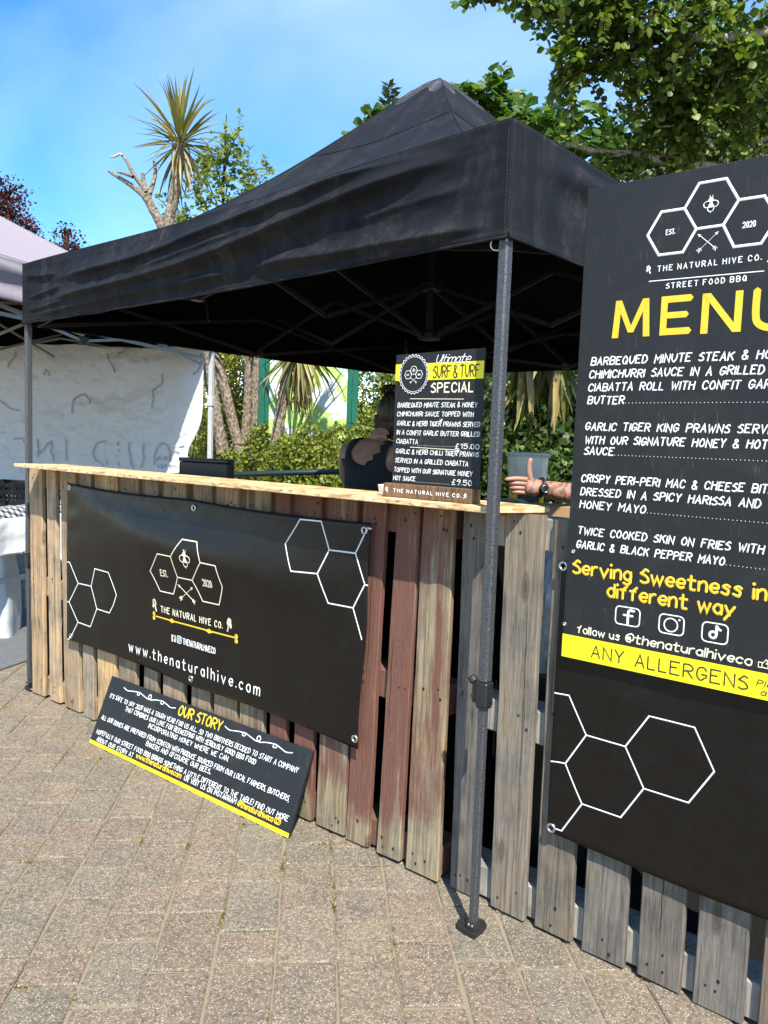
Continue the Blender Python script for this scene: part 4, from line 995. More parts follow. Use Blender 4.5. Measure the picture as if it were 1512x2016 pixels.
def sheet_uv(u_, v_):   # pixel of the photograph -> coordinates on the sheet
    d = np.array([(u_-756)/F_PX, (v_-1008)/F_PX, 1.0]); d = Vector(RC.T @ d); C = Vector(CAM)
    tt = (SH0-C).dot(E2)/d.dot(E2); P = C+d*tt; return (P-SH0).dot(E1)/SHW, (P.z-SZ0)/(SZ1-SZ0)
def zz(P): return [sheet_uv(a/3.15, 600+b/3.15) for a, b in P]
inkS = Ink(lambda a, b: (shp(a/SHW, b, .006), tuple(E2)), .0006)
def sdraw(P, smooth=True, w=.020):
    Q = [(u*SHW, v, 0) for u, v in zz(P)]
    Q = catmull(Q, False, 14) if smooth else [Vector(a).lerp(Vector(b), k/16) for a, b in zip(Q, Q[1:]) for k in range(17)]
    # ribbon on the cloth, widths in metres
    pts = [shp(q[0]/SHW, q[1], .014) for q in Q]; vs = []
    for i, p in enumerate(pts):
        d = (pts[min(i+1, len(pts)-1)]-pts[max(i-1, 0)]).normalized(); n = d.cross(E2).normalized()*w/2
        vs += [p+n, p-n]
    inkS = Ink(None); inkS.mb.add(vs, [(2*i, 2*i+1, 2*i+3, 2*i+2) for i in range(len(pts)-1)]); inkS.build(M['greyprint'], sh, 'drawn_stroke')
for P in ([(130, 290), (125, 335), (95, 360), (88, 400)], [(295, 445), (305, 415), (318, 420), (325, 447)], [(0, 580), (40, 615), (80, 645), (125, 655)], [(448, 682), (445, 610), (490, 562), (535, 585), (552, 618)],
          [(660, 300), (672, 345), (690, 385), (708, 418)], [(1005, 425), (1005, 480), (955, 515), (950, 550), (958, 570), (940, 632)], [(1250, 300), (1255, 350), (1235, 405), (1205, 428)],
          [(410, 838), (410, 970)], [(662, 845), (665, 995)], [(745, 895), (745, 998)], [(822, 850), (828, 960), (850, 1010)], [(910, 852), (908, 960), (890, 1010)],
          [(988, 990), (990, 900), (1035, 858), (1085, 900), (1082, 960), (1090, 1010)], [(1005, 965), (1015, 942), (1028, 960)], [(1040, 965), (1052, 942), (1065, 960)], [(1010, 985), (1012, 1012)], [(1030, 985), (1032, 1015)], [(1050, 985), (1052, 1012)], [(105, 835), (150, 830), (165, 850)], [(1150, 875), (1190, 865)]): sdraw(P)
for P in ([(662, 847), (610, 855), (578, 900), (585, 950), (640, 1000)],): sdraw(P)
for P in ([(245, 838), (240, 950)], [(240, 935), (325, 845)], [(325, 845), (330, 970)],): sdraw(P, False)
for P in ([(742, 850), (748, 872)],): sdraw(P, False, .03)

# ------------------------------------------------------------------ things under the neighbouring gazebo
def box_thing(name, label, cat, lo, hi, mat, bev=.006, group=None):
    mb = MB(); mb.box(lo, hi, bev); o = mb.build(name, mat); return tag(o, label, cat, group)
# trestle table with white cloth
tb = Vector((-4.30, .55, 0)); ex = E2; ey = E1
def tloc(a, b, z): return tb+ex*a+ey*b+Vector((0, 0, z))
t = thing('trestle_table', 'folding table with white metal legs under a white cloth at far left', 'table', tb)
mb = MB(); mb.obox(tloc(0, 0, .795), ex*.60, ey*.34, Vector((0, 0, .018)), .006); mb.build('table_top', M['whitemetal'], t)
for a in (-.52, .52):
    for b in (-.27, .27):
        mb = MB(); mb.tube([tloc(a, b, .775), tloc(a*.98, b*1.05, .003)], .014, 8); mb.build('leg', M['whitemetal'], t, smooth=True)
    mb = MB(); mb.tube([tloc(a, -.27, .38), tloc(a, .27, .38)], .012, 8); mb.build('brace', M['whitemetal'], t, smooth=True)
mb = MB(); mb.obox(tloc(.0, -.27, .40), ex*.52, ey*.008, Vector((0, 0, .018))); mb.build('brace', M['whitemetal'], t)
def drape(u, v):
    # u along the table, v around the profile: top, front edge, hanging flap
    a = -.63+1.26*u; L1 = .70; s = v*(L1+.42)
    wob = .012*math.sin(u*22)+.014*fbm((u*6, v*3, 2))
    if s < L1: b, z = .35-s, .8165+.002*fbm((u*8, v*6, 4))
    else:
        h = (s-L1); b, z = -.355-(.5+.5*min(1, h/.06))*.01-wob*min(1, h/.15), .8155-h*(.78+.22*math.sin(u*5+1))
    return tloc(a, b, z)
mb = MB(); mb.grid(drape, 70, 40); cl = mb.build('tablecloth', M['cloth'], smooth=True); tag(cl, 'white cloth with faint lilac marks draped over the far left table', 'tablecloth')
sm = cl.modifiers.new('thick', 'SOLIDIFY'); sm.thickness = .002
def gingham():
    q = NT('gingham_cloth'); xyz = q.sep(q.coord('Object'))
    a = q.math('GREATER_THAN', q.math('FRACT', q.math('MULTIPLY', xyz[0], 24)), .5); b = q.math('GREATER_THAN', q.math('FRACT', q.math('MULTIPLY', xyz[1], 24)), .5)
    q.base(q.ramp(q.math('MULTIPLY', q.math('ADD', a, b), .5), (0, (.015, .016, .02)), (.5, (.14, .15, .17)), (1, (.60, .62, .66)))); q.rough(.8); return q.m
M['ging'] = gingham()
def crate(lo, c, w, d, h, label):
    t = thing('plastic_crate', label, 'crate', c, 'black crates on the far left table'); c = Vector(c)
    for s in (-1, 1):
        for (ax, ay, L_, off) in ((ex, ey, w, d), (ey, ex, d, w)):
            mb = MB(); n = 9
            for i in range(n+1):
                p = c+ax*(-L_/2+L_*i/n)+ay*s*off/2; mb.obox(p+Vector((0, 0, h/2)), ax*.006, ay*.004, Vector((0, 0, h/2)))
            for zz_ in (.012, h*.55, h-.016): mb.obox(c+ay*s*(off/2+.005)+Vector((0, 0, zz_)), ax*L_/2, ay*.004, Vector((0, 0, .014)))
            mb.build('crate_side', M['blackplastic'], t)
    mb = MB(); mb.obox(c+Vector((0, 0, .006)), ex*w/2, ey*d/2, Vector((0, 0, .004))); mb.build('crate_base', M['blackplastic'], t)
    return t
crate(0, tloc(.33, .02, .875), .30, .36, .17, 'black slatted plastic crate on the gingham cloth, nearer the counter')
crate(0, tloc(-.06, .02, .875), .30, .36, .15, 'black slatted plastic crate on the gingham cloth, farther from the counter')
mb = MB(); mb.grid(lambda u, v: tloc(-.45+1.0*u, .28-.62*v, .874-.056*max(0, (v-.9))/.1+.002*math.sin(u*30)*v), 40, 24)
gc = mb.build('gingham_cloth', M['ging'], smooth=True); tag(gc, 'black and white gingham cloth under the crates on the far left table', 'cloth'); sm = gc.modifiers.new('thick', 'SOLIDIFY'); sm.thickness = .002
mb = MB(); mb.obox(tloc(.05, .0, .845), ex*.48, ey*.27, Vector((0, 0, .026)), .01); o = mb.build('serving_tray', M['blackplastic']); tag(o, 'flat black tray under the gingham cloth on the far left table', 'tray')
# shopping bags
def bag(c, w, h, d, rz, label, txt, mat):
    t = thing('shopping_bag', label, 'shopping bag', c, 'shopping bags under the far left table'); c = Vector(c); rx = Matrix.Rotation(rz, 3, 'Z'); a = rx @ Vector((1, 0, 0)); b = rx @ Vector((0, 1, 0))
    def fn(u, v):
        an = 2*math.pi*u; cx = math.cos(an); sy = math.sin(an); k = (abs(cx)**5+abs(sy)**5)**(-1/5) if True else 1
        bulge = 1+.12*math.sin(math.pi*v)-.10*v+.10*fbm((cx*2, sy*2+5, v*3+c.x), 3)
        return c+a*cx*k*w/2*bulge+b*sy*k*d/2*bulge*(1-.35*v)+Vector((0, 0, v*h*(1+.05*math.sin(an*2))))
    mb = MB(); mb.grid(fn, 44, 16); o = mb.build('bag_body', mat, t, smooth=True)
    for s in (-1, 1):
        P = [c+a*(x*w*.22)+b*s*d*.26+Vector((0, 0, h*.93+zz_*.17)) for x, zz_ in ((-1, 0), (-.85, .7), (-.3, 1), (.3, 1), (.85, .7), (1, 0))]
        mb = MB(); mb.tube(catmull(P, False, 4), .012, 6, flat=.25); mb.build('handle', mat, t, smooth=True)
    if txt:
        ink = Ink(lambda x, z: (c+a*x-b*(d/2*1.22)+Vector((0, 0, z)), tuple(-b)), .001)
        for s_, x, z, hh, ww in txt: ink.text(s_, x, z, hh, ww, .012)
        ink.build(M['greyprint'] if False else M['inkblue'], t, 'lettering')
    return t
M['inkblue'] = paintmat('navy_ink', (.03, .04, .09)); M['bagwhite'] = plain('bag_plastic', (.52, .55, .57), .4, 0, .1, 12, .3)
bag(tloc(.50, -.05, .004), .36, .44, .22, -.65, 'pale shopping bag printed recycled 100 percent under the far left table', (('recycled', -.15, .25, .05, .30), ('100%', -.13, .16, .05, .19)), M['bagwhite'])
bag(tloc(.16, -.12, .004), .34, .60, .2, -.7, 'grey white shopping bag with loop handles under the far left table', (), M['bagwhite'])
mb = MB(); mb.grid(lambda u, v: tloc(-.9+2.0*u, -.75+1.6*v, .006+.004*fbm((u*5, v*5, 3))), 20, 16)
o = mb.build('ground_mat', plain('grey_mat', (.10, .105, .11), .95, 0, .25, 60, .5), smooth=True); tag(o, 'dark grey mat on the paving under the far left table', 'mat'); sm = o.modifiers.new('thick', 'SOLIDIFY'); sm.thickness = .004; sm.offset = -1
rp = tloc(.80, .05, .01)
# leafy produce in dark crate under the table
# ------------------------------------------------------------------ behind the counter
def table(label, c, w, d, h, group=None):
    c = Vector(c); t = thing('prep_table', label, 'table', (c.x, c.y, 0), group)
    mb = MB(); mb.box((c.x-w/2, c.y-d/2, h-.03), (c.x+w/2, c.y+d/2, h), .004); mb.build('table_top', M['greymetal'], t)
    for i in (-1, 1):
        for j in (-1, 1):
            mb = MB(); mb.tube([(c.x+i*(w/2-.04), c.y+j*(d/2-.04), .003), (c.x+i*(w/2-.04), c.y+j*(d/2-.04), h-.031)], .015, 8); mb.build('leg', M['greymetal'], t, smooth=True)
    return t
table('grey prep table behind the left half of the counter', (-1.95, .72, 0), .95, .5, .95, 'prep tables behind the counter')
table('grey prep table behind the right end of the counter', (-.30, 1.08, 0), .90, .6, .98, 'prep tables behind the counter')
P1 = at(352, 905, 3.75); P2 = at(446, 917, 3.62)
dx = Vector((P2.x-P1.x, P2.y-P1.y, 0)); W_ = dx.length; dx.normalize(); dy = Vector((-dx.y, dx.x, 0)); cc = (P1+P2)/2+dy*.03
t = thing('case', 'black lidded case standing on the prep table behind the counter', 'case', (cc.x, cc.y, .95))
mb = MB(); mb.obox((cc.x, cc.y, (.952+1.262)/2), dx*W_/2, dy*.03, Vector((0, 0, (1.262-.952)/2)), .004); mb.build('case_body', M['blackplastic'], t)
mb = MB(); mb.obox((cc.x, cc.y, 1.272), dx*(W_/2+.002), dy*.032, Vector((0, 0, .009)), .004); mb.build('case_lid', M['blackplastic'], t)
mb = MB(); hp = Vector((cc.x, cc.y, 1.281))+dx*.07; mb.tube(catmull([hp-dx*.02, hp-dx*.015+Vector((0, 0, .016)), hp+dx*.015+Vector((0, 0, .016)), hp+dx*.02], False, 4), .004, 6); mb.build('handle', M['blackplastic'], t, smooth=True)
# white ramekin
c = Vector((-.404, -.030, 1.2185)); mb = MB(); mb.lathe(c, [(0, 0), (.022, 0), (.026, .004), (.031, .030), (.032, .033), (.029, .033), (.025, .008), (0, .006)], 22)
o = mb.build('ramekin', plain('white_china', (.75, .76, .77), .25, 0, .04, 10), smooth=True); tag(o, 'small white ramekin on the counter beside the wooden sign block', 'bowl')
# tubs, boxes
TUB = at(1037, 945, 3.62)
t = thing('storage_tub', 'translucent grey lidded tub on top of a yellow box', 'tub', TUB)
fr = Vector((math.cos(-YAW), math.sin(-YAW), 0)); fy = Vector((-fr.y, fr.x, 0))
M['tub'] = plain('cloudy_plastic', (.56, .56, .49), .35, 0, .18, 14)
def tub(c, w0, w1, d, h, n=1):
    mb = MB(); vs = []
    for z, w in ((0, w0), (h, w1)):
        for k in range(16):
            an = 2*math.pi*(k+.5)/16; cx, sy = math.cos(an), math.sin(an); q = (abs(cx)**6+abs(sy)**6)**(-1/6); vs.append(c+fr*cx*q*w/2+fy*sy*q*(d/2)*(w/w1)+Vector((0, 0, z)))
    mb.add(vs, [(k, (k+1) % 16, 16+(k+1) % 16, 16+k) for k in range(16)]+[tuple(range(16))[::-1]]); return mb
tub(TUB, .165, .178, .13, .115).build('tub_body', M['tub'], t, smooth=False)
mb = MB(); mb.obox(TUB+Vector((0, 0, .120)), fr*.093, fy*.069, Vector((0, 0, .008)), .005); mb.obox(TUB+Vector((0, 0, .109)), fr*.0905, fy*.0665, Vector((0, 0, .003)), .001); mb.build('tub_lid', plain('lid_plastic', (.42, .48, .44), .4), t)
zt = TUB.z-.002
t = thing('food_box', 'yellow box with black label under the translucent tub', 'box', (TUB.x, TUB.y, .98))
mb = MB(); mb.obox((TUB.x, TUB.y, (.981+zt)/2), fr*.070, fy*.062, Vector((0, 0, (zt-.981)/2)), .003); mb.build('carton', plain('yellow_carton', (.70, .42, .02), .5), t)
mb = MB(); mb.obox(Vector((TUB.x, TUB.y, zt-.085))-fy*.0628+fr*.0, fr*.05, fy*.0006, Vector((0, 0, .022))); mb.build('label_panel', M['ink'], t)
ink = Ink(lambda x, z: (Vector((TUB.x, TUB.y, z))-fy*.0636+fr*x, tuple(-fy)), .0004)
c2 = at(995, 985, 3.45); c2.z = .981
t = thing('storage_tub', 'teal green plastic tub beside the yellow box', 'tub', c2)
tub(c2, .15, .165, .14, .165).build('tub_body', plain('teal_plastic', (.10, .20, .20), .4), t)
mb = MB(); mb.obox(c2+Vector((0, 0, .169)), fr*.086, fy*.073, Vector((0, 0, .006)), .003); mb.build('tub_lid', plain('teal_lid', (.16, .28, .27), .4), t)
c3 = at(1085, 1010, 3.30); c3.z = .981
t = thing('cardboard_box', 'brown cardboard box with open flaps on the prep table', 'box', c3)
mb = MB(); mb.obox(c3+Vector((0, 0, .085)), fr*.12, fy*.09, Vector((0, 0, .084)), .002); mb.build('carton', plain('cardboard', (.27, .17, .075), .8, 0, .12, 20), t)
for s in (-1, 1):
    mb = MB(); mb.obox(c3+fr*s*.155+Vector((0, 0, .185)), fr*.038+Vector((0, 0, s*.018)), fy*.088, Vector((0, 0, .002))); mb.build('flap', plain('cardboard_flap', (.30, .20, .09), .8), t)
# bluish plastic sack behind the grey pallet
crv = Vector((.0, .335, .008)); mb = MB(); mb.box((-.10, .235, .010), (.13, .435, .66), .008); o = mb.build('utility_box', M['blackplastic']); tag(o, 'tall black utility box inside the silver grey pallet under the sack', 'box')
c = Vector((.005, .335, .661))
def sack(u, v):
    an = 2*math.pi*u; r = .13*(1+.15*math.sin(an*3)+.22*fbm((math.cos(an)*2.2, math.sin(an)*2.2, v*4), 4))*(math.sin(math.pi*min(1, v*.85+.12))**.5)
    return c+Vector((math.cos(an)*r*.8, math.sin(an)*r*.6, v*.42))
mb = MB(); mb.grid(sack, 60, 40); o = mb.build('plastic_sack', plain('blue_grey_plastic', (.42, .47, .50), .28, 0, .15, 16, .6), smooth=False); tag(o, 'crumpled blue grey plastic sack behind the silver grey pallet', 'sack')
# dark handrail at the back of the stall
A_, B_ = at(380, 936, 6.3), at(720, 927, 6.6)
D_ = (B_-A_).normalized(); A_ = A_-D_*.6; B_ = B_+D_*2.2
t = thing('handrail', 'dark green metal handrail along the planted bed behind the stall', 'handrail', (A_.x, A_.y, 0))
M['railgreen'] = plain('rail_paint', (.012, .030, .028), .35, .1)
mb = MB(); mb.tube([A_, B_], .024, 12); mb.build('rail', M['railgreen'], t, smooth=True)
for k in (.1, .55, .97):
    p = A_+(B_-A_)*k; mb = MB(); mb.tube([(p.x, p.y, .003), (p.x, p.y, p.z-.02)], .02, 10); mb.build('post', M['railgreen'], t, smooth=True)
# notice board
q1 = at(607, 800, 9.2); bx = fr; by = fy
t = thing('notice_board', 'green framed notice board with a pale map behind the clipped bush', 'notice board', (q1.x, q1.y, 0))
M['bgreen'] = plain('green_gloss_paint', (.010, .115, .070), .35, 0, .06, 10)
w = .545; h0, h1 = 1.36, 2.42
for s in (-1, 1):
    mb = MB(); mb.obox((q1+bx*s*w)[:2]+(1.24,), bx*.035, by*.04, Vector((0, 0, 1.24)), .004); mb.build('post', M['bgreen'], t)
    mb = MB(); mb.obox((q1+bx*s*(w-.062)-by*.012)[:2]+((h0+h1)/2,), bx*.024, by*.035, Vector((0, 0, (h1-h0)/2)), .004); mb.build('frame', M['bgreen'], t)
for z in (h0, h1):
    mb = MB(); mb.obox((q1-by*.010)[:2]+(z,), bx*(w-.039), by*.033, Vector((0, 0, .038)), .004); mb.build('frame', M['bgreen'], t)
q = NT('map_print'); co = q.coord('Object', (1, 1, 1)); n1 = q.noise(co, 2.6, 3, .5, .3); n2 = q.noise(co, 9, 4, .6)
c_ = q.mix(q.ramp(n1, (.47, 0), (.50, 1)), (.70, .78, .78), (.42, .66, .16)); c_ = q.mix(q.ramp(n2, (.58, 0), (.62, .8)), c_, (.20, .42, .12)); c_ = q.mix(q.ramp(q.noise(co, 30, 2), (.64, 0), (.66, .7)), c_, (.75, .75, .70)); q.base(c_); q.rough(.35)
mb = MB(); mb.obox((q1+by*.0)[:2]+((h0+h1)/2,), bx*(w-.07), by*.008, Vector((0, 0, (h1-h0)/2-.02))); mb.build('map_panel', q.m, t)

# ------------------------------------------------------------------ people
def skin_body(name, J, E, mats, parent, sub=2, root=0):
    me = bpy.data.meshes.new(name); me.from_pydata([p for p, r in J], E, []); o = bpy.data.objects.new(name, me); COL.objects.link(o)
    o.modifiers.new('skin', 'SKIN'); me.skin_vertices
    for i, (p, r) in enumerate(J):
        rr = r if isinstance(r, tuple) else (r, r); me.skin_vertices[0].data[i].radius = rr; me.skin_vertices[0].data[i].use_root = (i == root)
    o.modifiers['skin'].branch_smoothing = .6
    s = o.modifiers.new('sub', 'SUBSURF'); s.levels = sub; s.render_levels = sub
    bpy.context.view_layer.update(); ev = o.evaluated_get(bpy.context.evaluated_depsgraph_get()); m2 = bpy.data.meshes.new_from_object(ev)
    bpy.data.objects.remove(o); m2.materials.clear()
    for q in mats: m2.materials.append(q)
    m2.polygons.foreach_set('use_smooth', [True]*len(m2.polygons)); return m2
def skinmat(name, c, tat=False):
    q = NT(name); co = q.coord('Object'); n1 = q.noise(co, 22, 4); col = q.mix(1.0, c, q.ramp(n1, (.3, .86), (.7, 1.1)), 'MULTIPLY')
    if tat:
        w = q.n('ShaderNodeTexWave', wave_type='BANDS', bands_direction='X'); w.inputs['Scale'].default_value = 16; w.inputs['Distortion'].default_value = 9; w.inputs['Detail'].default_value = 3; w.inputs['Detail Scale'].default_value = 1.6; q.l(co, w.inputs[0])
        col = q.mix(q.math('MULTIPLY', q.ramp(w.outputs[1], (.45, 0), (.60, 1)), .62), col, (.05, .035, .04))
    q.base(col); q.rough(.5); q.b.inputs['Subsurface Weight'].default_value = .08; return q.m
M['skin'] = skinmat('skin', (.35, .185, .13)); M['tattoo'] = skinmat('tattooed_skin', (.33, .165, .105), True)
def shell(me, test, off, name, mat, parent, org):
    """cloth that follows the body: faces of the body that pass test, pushed out along the normals"""
    bm = bmesh.new(); bm.from_mesh(me); bm.normal_update()
    dead = [f for f in bm.faces if not test(f.calc_center_median())]; bmesh.ops.delete(bm, geom=dead, context='FACES')
    bmesh.ops.delete(bm, geom=[v for v in bm.verts if not v.link_faces], context='VERTS'); bm.normal_update()
    for v in bm.verts: v.co += v.normal*off
    m2 = bpy.data.meshes.new(name); bm.to_mesh(m2); bm.free(); m2.materials.clear(); m2.materials.append(mat); m2.polygons.foreach_set('use_smooth', [True]*len(m2.polygons))
    o = link(name, m2, org, parent); s = o.modifiers.new('t', 'SOLIDIFY'); s.thickness = .004; s.offset = 1; return o
def face(head, fwd, up, k, par):
    """eyes, nose and mouth on a head centre"""
    r = fwd.cross(up)
    for s in (-1, 1):
        mb = MB(); c = head+fwd*.083*k+r*s*.032*k+up*.008*k; mb.lathe(c, [(0, .012*k), (.008*k, .009*k), (.013*k, 0)], 10, tuple(fwd)); mb.build('eye', M['white'], par, smooth=True)
    mb = MB(); c = head+fwd*.088*k-up*.028*k; mb.lathe(c, [(0, .024*k), (.010*k, .018*k), (.016*k, 0)], 10, tuple((fwd-up*.35).normalized())); mb.build('nose', M['skin'], par, smooth=True)
    mb = MB(); c = head+fwd*.082*k-up*.065*k; mb.obox(c, r*.022*k, up*.005*k, fwd*.006*k, .003*k); mb.build('mouth', plain('lips', (.35, .13, .12), .5), par)
def hand_fingers(mb_list, wrist, fwd, side, up, k, curl=.15):
    pass
M['hairmat'] = (lambda q: (q.base(q.mix(q.ramp(q.noise(q.coord('Object', (6, 6, 1)), 14, 4, .6), (.50, 0), (.70, 1)), (.010, .008, .006), (.10, .065, .035))), q.rough(.5), q.bump(q.noise(q.coord('Object', (8, 8, 1)), 30, 3), .6, .01), q.m)[3])(NT('streaked_hair'))
M['vest'] = plain('black_vest_cloth', (.008, .008, .010), .8, 0, .15, 40)
# the woman behind the counter, back to the camera, leaning forward
wb_ = Vector((-1.450, 1.09, 0))
F = Vector((-.05, .97, 0)).normalized(); Rt = Vector((F.y, -F.x, 0)); Z = Vector((0, 0, 1))
def wp(r, f, z): return Vector((Rt*r+F*f+Z*z))
J = [(wp(0, -.02, .93), (.165, .120)), (wp(0, -.03, 1.06), (.135, .10)), (wp(0, .0, 1.20), (.165, .115)), (wp(0, .05, 1.31), (.172, .110)), (wp(0, .075, 1.385), (.085, .070)), (wp(.02, .105, 1.435), .052), (wp(.05, .145, 1.50), (.074, .088)), (wp(.06, .17, 1.56), (.070, .082)), (wp(.06, .165, 1.605), (.045, .05)),
     (wp(-.180, .05, 1.345), .066), (wp(-.215, .10, 1.20), .048), (wp(-.215, .20, 1.06), .040), (wp(-.15, .36, 1.02), .030), (wp(-.13, .43, 1.01), .032), (wp(-.12, .48, 1.0), .022),
     (wp(.180, .05, 1.345), .066), (wp(.215, .10, 1.20), .048), (wp(.215, .20, 1.06), .040), (wp(.15, .36, 1.02), .030), (wp(.13, .43, 1.01), .032), (wp(.12, .48, 1.0), .022),
     (wp(-.09, -.02, .85), .10), (wp(-.10, .0, .48), .066), (wp(-.10, -.03, .10), .045), (wp(-.10, .10, .04), .038), (wp(.09, -.02, .85), .10), (wp(.10, .0, .48), .066), (wp(.10, -.03, .10), .045), (wp(.10, .10, .04), .038)]
Ed = [(0, 1), (1, 2), (2, 3), (3, 4), (4, 5), (5, 6), (6, 7), (7, 8), (3, 9), (9, 10), (10, 11), (11, 12), (12, 13), (13, 14), (3, 15), (15, 16), (16, 17), (17, 18), (18, 19), (19, 20), (0, 21), (21, 22), (22, 23), (23, 24), (0, 25), (25, 26), (26, 27), (27, 28)]
me = skin_body('woman_body', [(tuple(p), r) for p, r in J], Ed, [M['skin']], None)
w_ = thing('person', 'woman with tied-up hair in a black vest, turned away behind the counter', 'person', wb_)
bo = link('body', me, wb_, w_)
def vest(c):
    z = c.z; r = c.dot(Rt); f = c.dot(F)
    if z < .80: return False
    if abs(r) > .19 and z < 1.27 and f > .02: return False
    if abs(r) > .190: return False
    if z < 1.245: return True
    neck = 1.265+ (abs(r)/.105)**2*.10                 # scooped back
    strap = .085 < abs(r) < .128
    if z < neck and abs(r) < .128: return True
    return strap and z < 1.42
shell(me, vest, .006, 'vest_top', M['vest'], w_, wb_)
shell(me, lambda c: c.z <= .90 and c.z > .09, .008, 'trousers', M['vest'], w_, wb_)
shell(me, lambda c: c.z <= .09, .010, 'shoe', M['vest'], w_, wb_)
from mathutils.bvhtree import BVHTree
bvh = BVHTree.FromPolygons([v.co+wb_ for v in me.vertices], [tuple(p.vertices) for p in me.polygons]); Q = []
for u_, v_ in ((762, 878), (752, 890), (742, 902), (733, 914)):
    d_ = at(u_, v_, 1)-Vector(CAM); hit = bvh.ray_cast(Vector(CAM), d_.normalized())
    if hit[0] is not None: Q.append(hit[0]+hit[1]*.004)
if len(Q) < 2: Q = [wb_+wp(.10, -.09, 1.36), wb_+wp(.13, -.10, 1.30)]
mb = MB(); mb.tube(catmull(Q, False, 4), .006, 6, flat=.5); mb.build('red_strap', plain('red_strap_cloth', (.30, .010, .020), .6), w_, smooth=True)
hd = wb_+wp(.058, .160, 1.548)
def hair(u, v):
    an = 2*math.pi*u; ph = math.pi*v*.80; d = Rt*math.cos(an)*math.sin(ph)*.098+F*math.sin(an)*math.sin(ph)*.108+Z*math.cos(ph)*.112
    if d.dot(F) > .03 and ph > .9: d *= .80
    d *= 1+.05*fbm((math.cos(an)*4, math.sin(an)*4, v*3), 3); return hd+d-F*.012
mb = MB(); mb.grid(hair, 36, 20); ho = mb.build('hair', M['hairmat'], w_, smooth=True)
mb = MB(); b0 = hd+Z*.095-F*.045
for k in range(16):
    a = 2*math.pi*k/16; d = Rt*math.cos(a)+F*math.sin(a); mb.tube(catmull([b0, b0+d*.03+Z*.03, b0+d*.062+Z*(.010+.012*math.sin(k*3))], False, 3), [.013]*3+[.012]*3+[.004], 6)
mb.build('hair_bun', M['hairmat'], w_, smooth=True)
mb = MB(); 
for k in range(12):
    r0 = -.07+.14*k/11; mb.tube(catmull([hd+Rt*r0-F*.085-Z*.02, hd+Rt*r0*.9-F*.09-Z*.08, hd+Rt*r0*.75-F*.062-Z*(.13+.015*math.sin(k*2))], False, 3), [.014]*6+[.003], 6)
mb.build('hair_ends', M['hairmat'], w_, smooth=True)
face(hd, F, Z, 1.0, w_)
# the man behind the menu board, arm stretched out along the counter
mbase = Vector((.36, .88, 0)); F = Vector((-.55, -.83, 0)).normalized(); Rt = Vector((F.y, -F.x, 0))
HAND = at(1030, 957, 2.78); WR = at(1062, 960, 2.79); EL_ = at(1190, 985, 2.86)
def lp(P): return tuple(Vector(P)-mbase)
def mp_(r, f, z): return tuple(Rt*r+F*f+Z*z)
sh_l = mp_(.19, .0, 1.46) if (Rt.x < 0) else mp_(-.19, .0, 1.46)
sg = 1 if Rt.x < 0 else -1
J = [(mp_(0, 0, .98), (.165, .12)), (mp_(0, 0, 1.14), (.15, .11)), (mp_(0, 0, 1.30), (.175, .12)), (mp_(0, 0, 1.43), (.165, .11)), (mp_(0, .01, 1.50), (.08, .07)), (mp_(0, .02, 1.565), .058), (mp_(0, .05, 1.65), (.078, .092)), (mp_(0, .055, 1.72), (.074, .088)), (mp_(0, .05, 1.775), (.05, .055)),
     (mp_(sg*.19, 0, 1.46), .070), (tuple((Vector(mp_(sg*.19, 0, 1.46))+Vector(lp(EL_)))/2), .054), (lp(EL_), .046), (tuple(Vector(lp(EL_))*.55+Vector(lp(WR))*.45), .043), (lp(WR), (.027, .030)), (tuple(Vector(lp(WR))*.55+Vector(lp(HAND))*.45), (.026, .036)), (lp(HAND), (.022, .036)),
     (mp_(-sg*.19, 0, 1.46), .070), (mp_(-sg*.25, .06, 1.20), .052), (mp_(-sg*.20, .25, 1.06), .043), (mp_(-sg*.12, .42, 1.06), .030), (mp_(-sg*.09, .50, 1.06), (.024, .036)),
     (mp_(-.10, 0, .90), .105), (mp_(-.11, .01, .50), .07), (mp_(-.11, -.02, .10), .048), (mp_(-.11, .12, .04), .04), (mp_(.10, 0, .90), .105), (mp_(.11, .01, .50), .07), (mp_(.11, -.02, .10), .048), (mp_(.11, .12, .04), .04)]
Ed = [(0, 1), (1, 2), (2, 3), (3, 4), (4, 5), (5, 6), (6, 7), (7, 8), (3, 9), (9, 10), (10, 11), (11, 12), (12, 13), (13, 14), (14, 15), (3, 16), (16, 17), (17, 18), (18, 19), (19, 20), (0, 21), (21, 22), (22, 23), (23, 24), (0, 25), (25, 26), (26, 27), (27, 28)]
me = skin_body('man_body', J, Ed, [M['skin'], M['tattoo']], None)
e0 = Vector(lp(EL_)); e1 = Vector(lp(WR)); ed = (e1-e0).normalized(); eln = (e1-e0).length
for p in me.polygons:
    k = (p.center-e0).dot(ed)
    if -.05 < k < eln*1.45 and ((p.center-e0)-ed*k).length < .09: p.material_index = 1
pm = thing('person', 'man with a tattooed forearm and watch reaching out behind the menu board', 'person', mbase)
link('body', me, mbase, pm)
shell(me, lambda c: .93 < c.z < 1.53 and (c-Vector(mp_(0, 0, c.z))).length < .27, .010, 'tee_shirt', M['vest'], pm, mbase)
shell(me, lambda c: .09 < c.z <= .96, .010, 'trousers', M['vest'], pm, mbase)
shell(me, lambda c: c.z <= .09, .012, 'shoe', M['vest'], pm, mbase)
